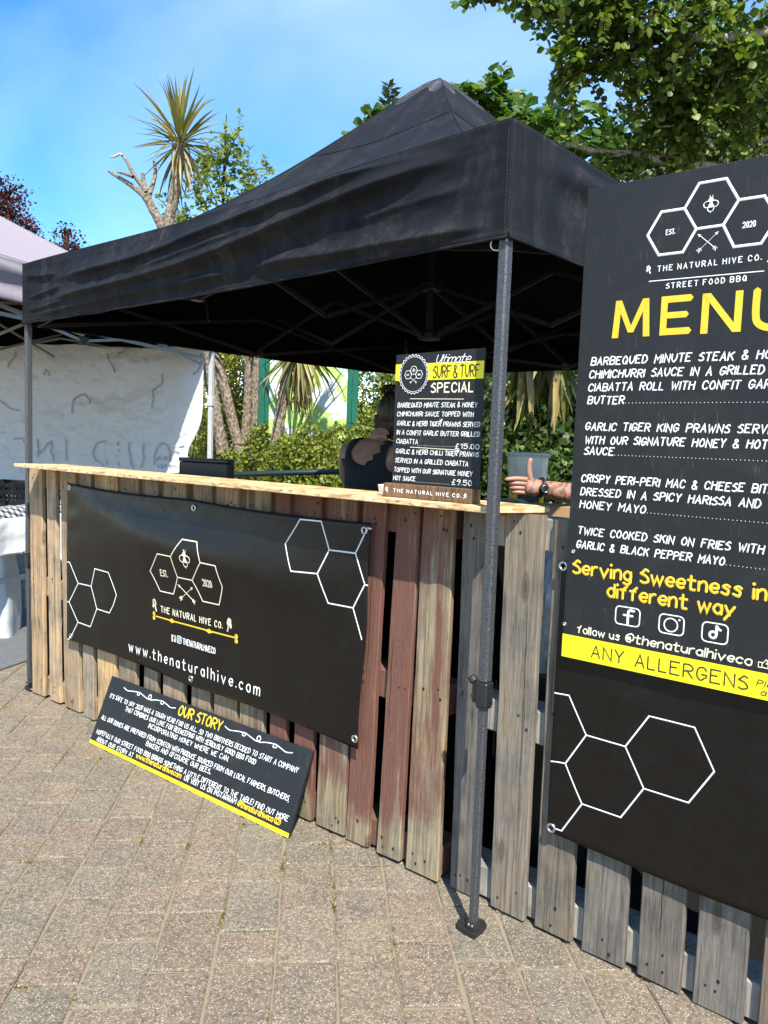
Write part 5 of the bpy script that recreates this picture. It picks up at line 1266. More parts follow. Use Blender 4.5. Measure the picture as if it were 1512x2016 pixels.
# fingers: chain by chain, thumb upright, the others bent towards what they point at
hd_ = (HAND-WR).normalized(); hup = (Z-hd_*Z.dot(hd_)).normalized(); hs = hd_.cross(hup)
def finger(root, dirs, lens, rad, nm='finger'):
    P = [Vector(root)]
    for d, l in zip(dirs, lens): P.append(P[-1]+d.normalized()*l)
    mb = MB(); Q = catmull(P, False, 4); n = len(Q); mb.tube(Q, [rad*(1-.30*i/n) for i in range(n-2)]+[rad*.6, rad*.28], 10); mb.build(nm, M['tattoo'] if False else M['skin'], pm, smooth=True)
for i, (o_, ln, bend) in enumerate(((.024, .95, .10), (.008, .85, .75), (-.008, .80, .95), (-.023, .68, 1.1))):
    finger(HAND+hup*o_-hd_*.012, [hd_, hd_+hs*.0-hup*.15-hd_*0+(-fy*0)+hs*bend*.6, hd_*(1-bend)+hs*bend*1.2-hup*.2], (.040*ln, .026*ln, .020*ln), .0098-.0006*i)
TH = WR*.45+HAND*.55
finger(TH+hup*.018, [hup+hd_*.35, hup+hd_*.1, hup-hd_*.15], (.032, .030, .024), .0115, 'thumb')
mb = MB(); wc = WR+ (EL_-WR).normalized()*.004; ad_ = (WR-EL_).normalized(); mb.torus(wc, .034, .0052, tuple(ad_), 26, 6); wa = mb.build('watch_strap', M['blackplastic'], pm, smooth=True)
vd = (Vector(CAM)-wc).normalized(); vd = (vd-ad_*vd.dot(ad_)).normalized()
mb = MB(); mb.lathe(wc+vd*.033, [(0, .006), (.015, .006), (.018, .003), (.018, -.004)], 20, tuple(vd)); mb.build('watch_face', M['darkmetal'], wa, smooth=False)
mb = MB(); mb.torus(wc+vd*.0395, .0125, .0013, tuple(vd), 20, 5); mb.build('watch_ring', M['steel'], wa, smooth=True)
hd = mbase+Vector(mp_(0, .05, 1.69))
def hair2(u, v):
    an = 2*math.pi*u; ph = math.pi*v*.58; d = Rt*math.cos(an)*math.sin(ph)*.090+F*math.sin(an)*math.sin(ph)*.100+Z*math.cos(ph)*.118
    return hd+d-F*.016+Z*.004
mb = MB(); mb.grid(hair2, 30, 14); mb.build('hair', M['hairmat'], pm, smooth=True); face(hd, F, Z, 1.05, pm)

# ------------------------------------------------------------------ vegetation
def leaf_template(w=.8, n=3, fold=.18, curl=.12):
    """unit leaf: base at 0, tip at (0,1,0), folded along the midrib"""
    ys = [0, .18, .45, .75, 1.0]; ws = [0.02, .30*w, .50*w, .38*w, 0.0]
    V = []; 
    for y, q in zip(ys, ws):
        zc = -curl*y*y; V += [(-q, y, zc+fold*q), (0, y, zc), (q, y, zc+fold*q)]
    Fc = []
    for i in range(len(ys)-1):
        a, b = i*3, (i+1)*3
        Fc += [(a, a+1, b+1, b), (a+1, a+2, b+2, b+1)]
    return np.array(V), Fc
ROUND = leaf_template(1.0); OVAL = leaf_template(.85); NARROW = leaf_template(.32, curl=.2)
def quadleaf(w=.6):
    return np.array([(0, 0, 0), (-.5*w, .45, .06), (0, 1, -.05), (.5*w, .45, .06)]), [(0, 3, 2, 1)]
QL = quadleaf(.75); QN = quadleaf(.42)
def frames(N, tipdir, nrm_bias, spread, r):
    """random leaf frames: tip direction near tipdir, normal near nrm_bias"""
    tip = np.array(tipdir, float)+r.normal(0, spread, (N, 3)); tip /= np.linalg.norm(tip, axis=1, keepdims=True)
    nr = np.array(nrm_bias, float)+r.normal(0, .55, (N, 3)); nr -= tip*(nr*tip).sum(1, keepdims=True); nr /= np.linalg.norm(nr, axis=1, keepdims=True)+1e-9
    sd = np.cross(tip, nr); return np.stack([sd, tip, nr], axis=2)
def cloud(name, tmpl, pos, fr_, size, mat, parent=None, kind=None):
    V, Fc = tmpl; N = len(pos); K = len(V)
    P = np.einsum('nij,kj->nki', fr_, V)*np.asarray(size).reshape(N, 1, 1)+pos[:, None, :]
    P = P.reshape(-1, 3); c = P.mean(0)
    me = bpy.data.meshes.new(name); me.vertices.add(N*K); me.vertices.foreach_set('co', (P-c).astype(np.float32).ravel())
    lens = np.array([len(f) for f in Fc]); flat = np.concatenate([np.array(f) for f in Fc])
    allf = (flat[None, :]+(np.arange(N)*K)[:, None]).ravel(); tot = np.tile(lens, N)
    me.loops.add(len(allf)); me.loops.foreach_set('vertex_index', allf.astype(np.int32)); me.polygons.add(len(tot))
    st = np.concatenate([[0], np.cumsum(tot)[:-1]]); me.polygons.foreach_set('loop_start', st.astype(np.int32)); me.polygons.foreach_set('loop_total', tot.astype(np.int32))
    me.polygons.foreach_set('use_smooth', np.ones(len(tot), bool))
    me.materials.append(mat); me.update(calc_edges=True); me.validate()
    o = link(name, me, Vector(c), parent)
    if kind: o['kind'] = kind
    return o
LEAFMESH = {}
def leaf_objs(tmpl, key, pos, fr_, size, mat, parent):
    if key not in LEAFMESH:
        me = bpy.data.meshes.new('leaf'); me.from_pydata([tuple(v) for v in tmpl[0]], [], tmpl[1]); me.materials.append(mat)
        me.polygons.foreach_set('use_smooth', [True]*len(me.polygons)); LEAFMESH[key] = me
    pl = wloc(parent)
    for p, f, s in zip(pos, fr_, size):
        o = bpy.data.objects.new('leaf', LEAFMESH[key]); COL.objects.link(o); o.parent = parent
        mm = Matrix.Identity(4)
        for i in range(3):
            for j in range(3): mm[i][j] = f[i][j]*s
            mm[i][3] = p[i]-pl[i]
        o.matrix_local = mm
# ---- branching helper
def limb(mb, pts, r0, r1, n=7, sub=4):
    Q = catmull(pts, False, sub); K = len(Q); mb.tube(Q, [r0+(r1-r0)*i/(K-1) for i in range(K)], n)
    return Q
def twigs(base_pts, N, r, length, up, spread, lsize, per, keep=None, droop=.25, out=None, tw=.004):
    """random leafy twigs starting on base_pts; returns twig mesh and leaf arrays"""
    mb = MB(); pos = []; tips = []; sz = []
    for _ in range(N):
        for tries in range(12):
            b = Vector(base_pts[r.integers(len(base_pts))]); L_ = length*r.uniform(.55, 1.35)
            d = Vector(up)+Vector(r.normal(0, spread, 3)); d.normalize()
            e = b+d*L_-Vector((0, 0, droop*L_*r.uniform(.2, 1)))
            if keep is None or keep(e): break
        else: continue
        mid = (b+e)/2+Vector(r.normal(0, .06, 3))*L_+Vector((0, 0, .08*L_)); Q = catmull([b, mid, e], False, 4)
        mb.tube(Q, [tw*(1-.7*i/(len(Q)-1)) for i in range(len(Q))], 4, cap=False)
        n = max(3, int(per*L_/length))
        for k in range(n):
            f = .18+.82*(k+r.uniform(0, .6))/n; i = min(int(f*(len(Q)-1)), len(Q)-2); p = Q[i].lerp(Q[i+1], f*(len(Q)-1)-i)
            t = (Q[i+1]-Q[i]).normalized(); sdv = t.cross(Vector((0, 0, 1))); sdv = sdv.normalized() if sdv.length > .01 else Vector((1, 0, 0))
            td = t*.55+sdv*(1 if k % 2 else -1)*.9+Vector((0, 0, r.uniform(-.55, .25)))
            if k == n-1: td = t
            pos.append(tuple(p)); tips.append(tuple(td.normalized())); sz.append(lsize*r.uniform(.55, 1.2))
    return mb, np.array(pos), np.array(tips), np.array(sz)
def tipframes(tips, r, bias=(0, 0, 1), jit=.5, spread=.25):
    N = len(tips); tip = tips+r.normal(0, spread, (N, 3)); tip /= np.linalg.norm(tip, axis=1, keepdims=True)
    nr = np.array(bias)+r.normal(0, jit, (N, 3)); nr -= tip*(nr*tip).sum(1, keepdims=True); nr /= np.linalg.norm(nr, axis=1, keepdims=True)+1e-9
    return np.stack([np.cross(tip, nr), tip, nr], axis=2)
def inpoly(x, y, P):
    c = False; j = len(P)-1
    for i in range(len(P)):
        if (P[i][1] > y) != (P[j][1] > y) and x < (P[j][0]-P[i][0])*(y-P[i][1])/(P[j][1]-P[i][1]+1e-12)+P[i][0]: c = not c
        j = i
    return c

# ---- alder: trunk out of frame on the right, long limbs reaching over the stall
r = np.random.default_rng(11)
troot = at(2150, 900, 6.2); troot.z = 0
al = thing('alder_tree', 'large alder tree leaning its leafy limbs in from the right', 'tree', troot)
mb = MB(); tz = [troot, troot+Vector((.05, .0, 1.4)), troot+Vector((-.05, .05, 2.8)), troot+Vector((.0, .1, 4.6)), troot+Vector((.1, .15, 7.0))]
limb(mb, tz, .19, .09, 14)
tk = mb.build('trunk', M['alderbark'], al, smooth=True)
SK = []
def alimb(P, r0, r1, name='limb'):
    mb = MB(); Q = limb(mb, P, r0, r1, 8); mb.build(name, M['alderbark'], al, smooth=True); return Q
start = lambda z: Vector((troot.x, troot.y, z))
# big pale limb
l1 = alimb([start(2.7), at(1760, 330, 6.0), at(1512, 338, 5.7), at(1420, 335, 5.6), at(1330, 320, 5.55), at(1235, 303, 5.5)], .060, .036)
l1b = alimb([at(1245, 304, 5.5), at(1180, 300, 5.4), at(1120, 285, 5.35), at(1075, 300, 5.3)], .028, .010)
l2 = alimb([start(3.4), at(1750, 120, 5.6), at(1560, 60, 5.2), at(1480, 70, 5.1), at(1380, 75, 5.0), at(1260, 60, 5.0), at(1150, 30, 5.0), at(1060, 40, 5.0)], .05, .008)
l3 = alimb([start(3.9), at(1700, -60, 5.2), at(1480, -70, 4.9), at(1250, -60, 4.8), at(1050, -30, 4.8), at(930, 5, 4.8)], .05, .006)
l4 = alimb([at(1560, 60, 5.2), at(1440, 105, 5.2), at(1330, 130, 5.2), at(1230, 115, 5.1), at(1140, 95, 5.0)], .02, .006)
l5 = alimb([at(1620, 180, 5.8), at(1480, 190, 5.6), at(1390, 200, 5.5), at(1310, 180, 5.4), at(1230, 160, 5.3)], .022, .006)
l6 = alimb([at(1440, 105, 5.2), at(1400, 190, 5.3), at(1370, 240, 5.4), at(1290, 250, 5.4)], .014, .005)
l7 = alimb([at(1385, 328, 5.6), at(1372, 270, 5.65), at(1350, 215, 5.6), at(1365, 170, 5.6)], .014, .005)
l8 = alimb([at(1620, 250, 6.0), at(1540, 260, 5.9), at(1470, 285, 5.8), at(1420, 250, 5.7)], .018, .006)
l9 = alimb([at(1230, 115, 5.1), at(1170, 130, 5.05), at(1120, 160, 5.0), at(1095, 190, 5.0)], .009, .004)
l10 = alimb([at(1480, -70, 4.9), at(1400, 10, 4.9), at(1330, 40, 4.85), at(1200, 20, 4.8)], .018, .005)
dense = [(1000, -40), (1010, 10), (1060, 60), (1080, 100), (1110, 150), (1090, 195), (1120, 215), (1160, 150), (1235, 140), (1260, 160), (1235, 215), (1240, 240), (1180, 320), (1080, 330), (1060, 260), (1165, 262), (1190, 250), (1150, 340), (1240, 380), (1600, 380), (1600, -80), (1000, -80)]
sky_holes = [[(1130, 175), (1225, 150), (1240, 205), (1170, 262), (1120, 235)], [(950, 60), (1035, 70), (1085, 140), (1090, 250), (960, 110)]]
def keepA(e):
    u, v = px(e)
    for h in sky_holes:
        if inpoly(u, v, h): return False
    if u < 1035 and v > 45: return False
    if u > 1235 and 278 < v < 345 and r.random() < .8: return False
    if u < 1005: return v < 22 and (u > 890)
    if u < 1085 and v > 95: return False
    if v > 205 and u < 1235 and v < 270: return u > 1190 or r.random() < .25
    return u < 1660
base = [p for Q in (l2, l4, l5, l6, l7, l8, l9, l10) for p in Q[2:]]+[p for p in l1[6:]]+l3[4:]
W1, p1, t1, s1 = twigs(base, 980, r, .33, (-.35, -.1, -.05), .75, .053, 12, keepA, .25)
W2, p2, t2, s2 = twigs([p for p in l3[-14:]], 40, r, .22, (-.5, -.2, -.3), .5, .060, 9, keepA, .2)
W1.add(W2.v, W2.f)
W1.build('twigs', M['twig'], al)['kind'] = 'stuff'
pos = np.concatenate([p1, p2]); tips = np.concatenate([t1, t2]); sz = np.concatenate([s1, s2])
fr_ = tipframes(tips, r, (.1, -.1, 1), .55)
dd = np.linalg.norm(pos-CAM, axis=1); uv = np.array([px(p) for p in pos]); infr = (uv[:, 0] > -5) & (uv[:, 0] < 1517) & (uv[:, 1] > -5) & (uv[:, 1] < 360)
score = np.where(infr, sz/dd, 0); near_i = np.argsort(-score)[:290]; mask = np.zeros(len(pos), bool); mask[near_i] = True
leaf_objs(ROUND, 'alder', pos[mask], fr_[mask], sz[mask], M['alderleaf1'], al)
cloud('crown', ROUND, pos[~mask], fr_[~mask], sz[~mask], M['alderleaf'], al, 'stuff')
print('alder leaves', len(pos))

# ---- broad leaved bush-tree right behind the gazebo
r = np.random.default_rng(12)
broot = at(1080, 900, 6.9); broot.z = 0
bt = thing('broadleaf_tree', 'bright broad-leaved tree standing right behind the black gazebo roof', 'tree', broot)
mb = MB(); limb(mb, [broot, broot+Vector((.05, .05, 1.0)), broot+Vector((.0, .05, 2.0)), broot+Vector((.05, 0, 2.8)), at(1080, 330, 6.9)], .075, .04, 10); mb.build('trunk', M['alderbark'], bt, smooth=True)
b0 = at(1080, 400, 6.9)
bl = []
for P in ([b0, at(1000, 290, 6.7), at(930, 220, 6.5), at(890, 170, 6.4)], [b0, at(1040, 260, 6.7), at(1000, 190, 6.5), at(985, 140, 6.5)], [b0, at(1090, 280, 6.8), at(1110, 240, 6.7), at(1170, 215, 6.7)], [b0, at(1120, 320, 6.9), at(1200, 300, 6.9), at(1260, 290, 7.0)], [b0, at(900, 330, 6.9), at(790, 290, 6.8), at(725, 225, 6.7)], [b0, at(980, 330, 7), at(860, 300, 7.0), at(700, 285, 7.0)], [b0, at(1060, 330, 6.4), at(1020, 250, 6.3), at(960, 190, 6.3)], [b0, at(1130, 360, 6.6), at(1190, 350, 6.5), at(1230, 330, 6.5)]):
    mb = MB(); Q = limb(mb, P, .022, .006, 6); mb.build('limb', M['twig'], bt, smooth=True); bl.append(Q)
bpoly = [(860, 150), (880, 165), (940, 165), (985, 120), (1005, 130), (1005, 175), (1075, 190), (1100, 215), (1190, 205), (1210, 260), (1300, 260), (1330, 420), (1000, 430), (870, 330)]
def keepB(e):
    u, v = px(e)
    if u < 860: return (700 < u < 765 and 212 < v < 300) or (672 < u < 702 and 262 < v < 296) or v > 330
    return inpoly(u, v, bpoly)
base = [p for Q in bl for p in Q[3:]]
W1, p1, t1, s1 = twigs(base, 190, r, .27, (0, -.1, .55), .6, .108, 10, keepB, .0, tw=.0035)
W1.build('twigs', M['twig'], bt)['kind'] = 'stuff'
W2, p2, t2, s2 = twigs(bl[4][-3:]+bl[5][-2:], 14, r, .12, (-.2, -.1, .8), .5, .095, 9, lambda e: (690 < px(e)[0] < 768 and 205 < px(e)[1] < 270) or (668 < px(e)[0] < 705 and 258 < px(e)[1] < 300), .0, tw=.003)
W2.build('twigs', M['twig'], bt)['kind'] = 'stuff'
pos = np.concatenate([p1, p2]); tips = np.concatenate([t1, t2]); sz = np.concatenate([s1, s2]); fr_ = tipframes(tips, r, (.2, -.4, 1), .5)
uv = np.array([px(p) for p in pos]); score = np.where((uv[:, 1] < 380) & (uv[:, 0] < 1400), sz, 0); mask = np.zeros(len(pos), bool); mask[np.argsort(-score)[:290]] = True
leaf_objs(OVAL, 'broad', pos[mask], fr_[mask], sz[mask], M['broad1'], bt)
cloud('crown', OVAL, pos[~mask], fr_[~mask], sz[~mask], M['broad'], bt, 'stuff')

# ---- pale willow-like tree farther behind on the right
def far_tree(name, label, cat, root, blobs, mat, size, dens, tmpl, barkm, seed, trunk_h=None, bias=(0, 0, 1), group=None, spread=.8, hang=0):
    r = np.random.default_rng(seed); t = thing(name, label, cat, root, group); root = Vector(root)
    top = Vector(blobs[0][0]); mb = MB(); h = top.z
    P = [root, root.lerp(top, .35)+Vector((.1, 0, 0)), root.lerp(top, .7), top]; limb(mb, P, .035*h, .01*h, 9)
    for c, rad in blobs:
        c = Vector(c); k = .45 if c.z > .6*h else .3; limb(mb, [root.lerp(top, k), root.lerp(top, k).lerp(c, .5)+Vector((0, 0, .1)), c], .014*h, .005*h, 6)
        for _ in range(9):
            d = Vector(r.normal(0, 1, 3)).normalized(); e = c+Vector((d.x*rad[0], d.y*rad[1], d.z*rad[2]))*.85; limb(mb, [c, c.lerp(e, .5)+Vector((0, 0, .05)), e], .005*h, .0015*h, 5, 3)
    mb.build('trunk', barkm, t, smooth=True)
    pos = []; 
    for c, rad in blobs:
        n = int(dens*rad[0]*rad[1]*rad[2]*4.2); ncl = max(8, n//14)
        d = r.normal(0, 1, (ncl, 3)); d /= np.linalg.norm(d, axis=1, keepdims=True); rr = r.uniform(.25, 1.08, (ncl, 1))**.6
        cl = np.array(c)+d*rr*np.array(rad)
        q = cl[r.integers(ncl, size=n)]+r.normal(0, size*1.5, (n, 3))*np.array([1, 1, .8])
        if hang: q[:, 2] -= r.uniform(0, hang, n)
        pos.append(q)
    pos = np.concatenate(pos); n = len(pos)
    fr_ = frames(n, (0, 0, -.35 if not hang else -1.2), bias, spread, r)
    cloud('crown', tmpl, pos, fr_, size*r.uniform(.6, 1.3, n), mat, t, 'stuff'); return t
def blob(u, v, t, ru, rv, rt=None):
    k = t/F_PX; return (at(u, v, t), (ru*k, (rt or (ru+rv)/2)*k, rv*k))
wr = at(1420, 900, 11.5); wr.z = 0
far_tree('willow_tree', 'pale yellow green tree showing through the alder limbs', 'tree', wr, [blob(1400, 230, 11.5, 130, 90), blob(1500, 150, 11.8, 130, 120), blob(1290, 285, 11.2, 70, 55), blob(1470, 320, 11, 140, 70), blob(1330, 400, 11, 170, 80), blob(1560, 260, 11, 110, 120)], M['willow'], .10, 1500, QN, M['alderbark'], 21, hang=.25)
cr_ = at(18, 900, 20); cr_.z = 0
far_tree('copper_beech', 'dark purple leaved tree beyond the mauve gazebo', 'tree', cr_, [blob(-35, 445, 20, 70, 80), blob(18, 385, 20, 26, 34), blob(48, 455, 20, 32, 34), blob(85, 505, 20, 45, 26), blob(-60, 540, 20, 90, 80)], M['copper'], .085, 2300, QL, M['twig'], 22)
c2_ = at(130, 900, 19.5); c2_.z = 0
far_tree('copper_sapling', 'slim purple sapling rising above the corner of the black gazebo', 'tree', c2_, [blob(131, 459, 19.5, 14, 15), blob(147, 486, 19.5, 18, 7), blob(125, 498, 19.5, 26, 10)], M['copper'], .085, 7000, QL, M['twig'], 23)
c3_ = at(768, 900, 26); c3_.z = 0
t = thing('conifer_tree', 'thin grey green conifer tip beside the gazebo peak', 'tree', c3_)
r = np.random.default_rng(5); top = at(765, 168, 26); bot = at(775, 420, 26); mb = MB(); mb.tube([c3_, bot, top], [.16, .10, .015], 7); mb.build('trunk', M['twig'], t)
P = []; TD = []
for k in range(900):
    f = r.uniform(0, 1)**.7; p = top.lerp(bot, f); rad = (.08+.95*f)*r.uniform(.1, 1); a = r.uniform(0, 6.283); P.append((p.x+math.cos(a)*rad, p.y+math.sin(a)*rad, p.z+rad*.35)); TD.append((math.cos(a), math.sin(a), .5))
P = np.array(P); cloud('crown', QN, P, tipframes(np.array(TD), r, (0, 0, 1), .5), .30*r.uniform(.6, 1.2, len(P)), M['conifer'], t, 'stuff')
c4_ = at(1105, 900, 24); c4_.z = 0
t = thing('conifer_tree', 'grey green conifer crown seen above the broad-leaved tree', 'tree', c4_)
top = at(1100, 155, 24); bot = at(1090, 420, 24); mb = MB(); mb.tube([c4_, bot, top], [.16, .10, .015], 7); mb.build('trunk', M['twig'], t)
P = []; TD = []
for k in range(800):
    f = r.uniform(0, 1)**.7; p = top.lerp(bot, f); rad = (.12+.9*f)*r.uniform(.1, 1); a = r.uniform(0, 6.283); P.append((p.x+math.cos(a)*rad, p.y+math.sin(a)*rad, p.z+rad*.35)); TD.append((math.cos(a), math.sin(a), .5))
P = np.array(P); cloud('crown', QN, P, tipframes(np.array(TD), r, (0, 0, 1), .5), .30*r.uniform(.6, 1.2, len(P)), M['conifer'], t, 'stuff')

# ---- light green sapling behind the tall cordyline
r = np.random.default_rng(31)
sr = at(440, 900, 11); sr.z = 0
t = thing('sapling', 'airy light green sapling between the tall cordyline and the gazebo roof', 'tree', sr)
mb = MB(); Q = limb(mb, [sr, at(442, 640, 11), at(438, 480, 11), at(440, 360, 11), at(446, 225, 11)], .05, .006, 8); mb.build('trunk', M['twig'], t, smooth=True)
br = []; mb = MB()
for (a, b, c) in (((440, 440), (480, 385), (537, 327)), ((438, 470), (400, 400), (370, 330)), ((440, 400), (460, 330), (500, 285)), ((440, 380), (420, 310), (395, 270)), ((440, 480), (370, 440), (305, 385)), ((440, 470), (490, 440), (520, 370)), ((438, 500), (390, 470), (345, 440)), ((442, 340), (455, 290), (470, 265)), ((440, 430), (410, 360), (400, 320)), ((440, 450), (470, 400), (495, 345))):
    d = r.uniform(-.5, .5); br.append(limb(mb, [at(*a, 11), at(*b, 11+d*.5), at(*c, 11+d)], .012, .004, 5))
mb.build('limbs', M['twig'], t)
base = [p for q in br for p in q[2:]]+Q[-6:]
W1, p1, t1, s1 = twigs(base, 230, r, .27, (0, 0, .5), .7, .068, 10, lambda e: 300 < px(e)[0] < 540 and px(e)[1] > 218 and (px(e)[1] > 300+ (abs(px(e)[0]-446)-60)*.35 or abs(px(e)[0]-446) < 30), .0, tw=.004)
W1.build('twigs', M['twig'], t)['kind'] = 'stuff'
cloud('crown', OVAL, p1, tipframes(t1, r, (.2, -.4, .9), .6), s1, M['sapling'], t, 'stuff')

# ---- cordylines
def strap_mesh(key, L_, w, droop, mat):
    n = 7; V = []; Fc = []; y = 0; z = 0; ang = 0
    for i in range(n+1):
        f = i/n; ww = w*1.45*(.35+.65*min(1, f*4))*(1-max(0, f-.45)/.55)**.8
        V += [(-ww/2, y, z+.10*ww), (0, y, z-.12*ww), (ww/2, y, z+.10*ww)]
        ang -= droop/n*(1+1.6*f); y += math.cos(ang)*L_/n; z += math.sin(ang)*L_/n
    for i in range(n): a, b = i*3, i*3+3; Fc += [(a, a+1, b+1, b), (a+1, a+2, b+2, b+1)]
    me = bpy.data.meshes.new('leaf'); me.from_pydata(V, [], Fc); me.materials.append(mat); me.polygons.foreach_set('use_smooth', [True]*len(Fc)); return me
STR = [strap_mesh(k, 1.0, .048, d, M['strap']) for k, d in enumerate((.10, .30, .55, .9))]
DRY = [strap_mesh(k, 1.0, .045, d, M['drystrap']) for k, d in enumerate((.15, .45, .85, .3))]
def rough_trunk(par, P, r0, r1, seed, name='trunk'):
    Q = catmull(P, False, 14); K = len(Q); n = 18; mb = MB(); vs = []
    a = (Q[1]-Q[0]).normalized().cross(Vector((1, 0, .1))).normalized()
    for i, p in enumerate(Q):
        t = (Q[min(i+1, K-1)]-Q[max(i-1, 0)]).normalized(); a = (a-t*a.dot(t)).normalized(); b = t.cross(a); rad = r0+(r1-r0)*i/(K-1)
        for k in range(n):
            an = 2*math.pi*k/n; rr = rad*(1+.10*fbm((math.cos(an)*2+seed, math.sin(an)*2, i*.6), 3)+.05*math.sin(i*2.4)); vs.append(p+(a*math.cos(an)+b*math.sin(an))*rr)
    mb.add(vs, [(i*n+k, i*n+(k+1) % n, (i+1)*n+(k+1) % n, (i+1)*n+k) for i in range(K-1) for k in range(n)]+[tuple((K-1)*n+k for k in range(n))])
    return mb.build(name, M['palmbark'], par, smooth=True)
def crown(par, c, N, L_, seed, el_lo, el_hi, dry=.1, axis=None, width=1.0):
    r = random.Random(seed); pl = wloc(par); c = Vector(c)
    for i in range(N):
        f = (i+.5)/N; el = el_lo+(el_hi-el_lo)*f+r.gauss(0, 8); az = i*2.39996+r.gauss(0, .15); el = R_(el)
        d = Vector((math.cos(az)*math.cos(el), math.sin(az)*math.cos(el), math.sin(el)))
        isdry = r.random() < dry*(2.2 if f < .35 else .35)
        ms = DRY if isdry else STR; me = ms[min(3, max(0, int((1-f)*3.2+r.gauss(0, .6))))]
        side = d.cross(Vector((0, 0, 1))); side = side.normalized() if side.length > .02 else Vector((1, 0, 0)); nrm = side.cross(d); s = L_*r.uniform(.72, 1.12)
        o = bpy.data.objects.new('leaf', me); COL.objects.link(o); o.parent = par; mm = Matrix.Identity(4)
        roll = r.gauss(0, .35); sd2 = side*math.cos(roll)+nrm*math.sin(roll); nr2 = nrm*math.cos(roll)-side*math.sin(roll)
        for q in range(3): mm[q][0] = sd2[q]*s*width; mm[q][1] = d[q]*s; mm[q][2] = nr2[q]*s; mm[q][3] = (c+d*.03)[q]-pl[q]+(0 if q < 2 else -.16*(1-f))
        o.matrix_local = mm
D0 = 9.4
rt = at(482, 940, D0); rt.z = 0
cy = thing('cordyline', 'tall cordyline with one spiky green crown above the gazebo', 'palm', rt, 'cordylines behind the stall')
rough_trunk(cy, [rt, at(478, 935, D0), at(455, 820, D0), at(426, 710, D0), at(372, 580, D0), at(334, 455, D0), at(340, 400, D0), at(352, 330, D0), at(355, 285, D0)], .066, .058, 1)
crown(cy, at(354, 268, D0), 58, .74, 5, 30, 88, .10, width=.85); crown(cy, at(354, 275, D0), 62, .64, 6, -86, 10, .36, width=.8)
rt = at(452, 940, D0+.15); rt.z = 0
dc = thing('dead_cordyline', 'bare dead cordyline trunk with broken grey stubs beside the tall crown', 'palm', rt, 'cordylines behind the stall')
rough_trunk(dc, [rt, at(448, 930, D0+.15), at(430, 830, D0+.15), at(405, 720, D0+.15), at(365, 580, D0+.1), at(320, 452, D0), at(300, 410, D0), at(288, 388, D0)], .064, .050, 2)
for P, a, b in (([(287, 388), (268, 372), (248, 358), (228, 346), (214, 337)], .038, .014), ([(290, 392), (284, 372), (264, 345), (250, 318), (240, 305)], .036, .014), ([(291, 390), (300, 365), (306, 340), (303, 318)], .034, .016), ([(288, 380), (284, 362), (281, 342)], .032, .020), ([(262, 348), (245, 342), (232, 339)], .022, .012)):
    rough_trunk(dc, [at(u, v, D0+k*.06) for k, (u, v) in enumerate(P)], a, b, len(P)+a*100, 'stub')
mb = MB(); mb.tube(catmull([at(240, 306, D0+.2), at(236, 303, D0+.2), at(226, 308, D0+.2), at(218, 309, D0+.2)], False, 4), [.016]*8+[.012]*5, 6); mb.build('peeled_tip', plain('peeled_wood', (.42, .36, .28), .8), dc, smooth=True)
# further trunks (crowns hidden behind the black canopy)
for nm, lab, P, a, b, top, sd in (('cordyline', 'straight cordyline trunk left of the green notice board post, next to the leaning one', [(476, 940), (478, 930), (488, 800), (491, 700), (492, 620)], .062, .054, (492, 590), 3),
                                   ('cordyline', 'slender cordyline trunk touching the left post of the green notice board', [(503, 945), (502, 930), (503, 800), (508, 700), (512, 610)], .060, .052, (514, 570), 4)):
    rt = at(*P[0], D0-.1*sd+.3); rt.z = 0; c_ = thing(nm, lab, 'palm', rt, 'cordylines behind the stall'); dpt = D0-.1*sd+.3
    rough_trunk(c_, [rt]+[at(u, v, dpt) for u, v in P[1:]], a, b, sd); crown(c_, at(*top, dpt), 60, .55, sd, -30, 84, .1)
rt = at(430, 945, 9.1); rt.z = 0
c_ = thing('cordyline', 'thick cordyline stump beside the white pole of the hanging sheet', 'palm', rt, 'cordylines behind the stall')
rough_trunk(c_, [rt, at(438, 930, 9.1), at(430, 840, 9.1), at(418, 760, 9.1), at(410, 700, 9.1), at(400, 640, 9.1)], .070, .05, 6); crown(c_, at(398, 610, 9.1), 50, .5, 6, -10, 84, .1)
rt = at(538, 945, 8.3); rt.z = 0
c_ = thing('cordyline', 'short cordyline with drooping straw coloured leaves before the notice board', 'palm', rt, 'cordylines behind the stall')
rough_trunk(c_, [rt, at(537, 925, 8.3), at(548, 840, 8.3), at(560, 770, 8.3), at(572, 700, 8.3), at(588, 655, 8.3)], .060, .058, 8)
crown(c_, at(592, 668, 8.3), 100, .76, 8, -88, 60, .5, width=.75)
crown(c_, at(596, 684, 8.3), 40, .66, 18, -90, -55, .65, width=.75)
rt = at(1085, 945, 7.2); rt.z = 0
c_ = thing('cordyline', 'cordyline with hanging green leaves behind the counter on the right', 'palm', rt, 'cordylines behind the stall')
rough_trunk(c_, [rt, at(1088, 900, 7.0), at(1080, 780, 6.8), at(1073, 660, 6.6)], .07, .055, 9)
crown(c_, at(1072, 660, 6.6), 80, .85, 9, -89, 40, .06, width=1.15); crown(c_, at(1035, 668, 6.4), 26, .82, 19, -90, -60, .06, width=1.1); crown(c_, at(1105, 668, 6.4), 24, .82, 29, -90, -60, .06, width=1.1)
mb = MB()
for q in ([(440, 690), (438, 760), (433, 830)],): mb.tube([at(u, v, 9.2) for u, v in q], .012, 6)
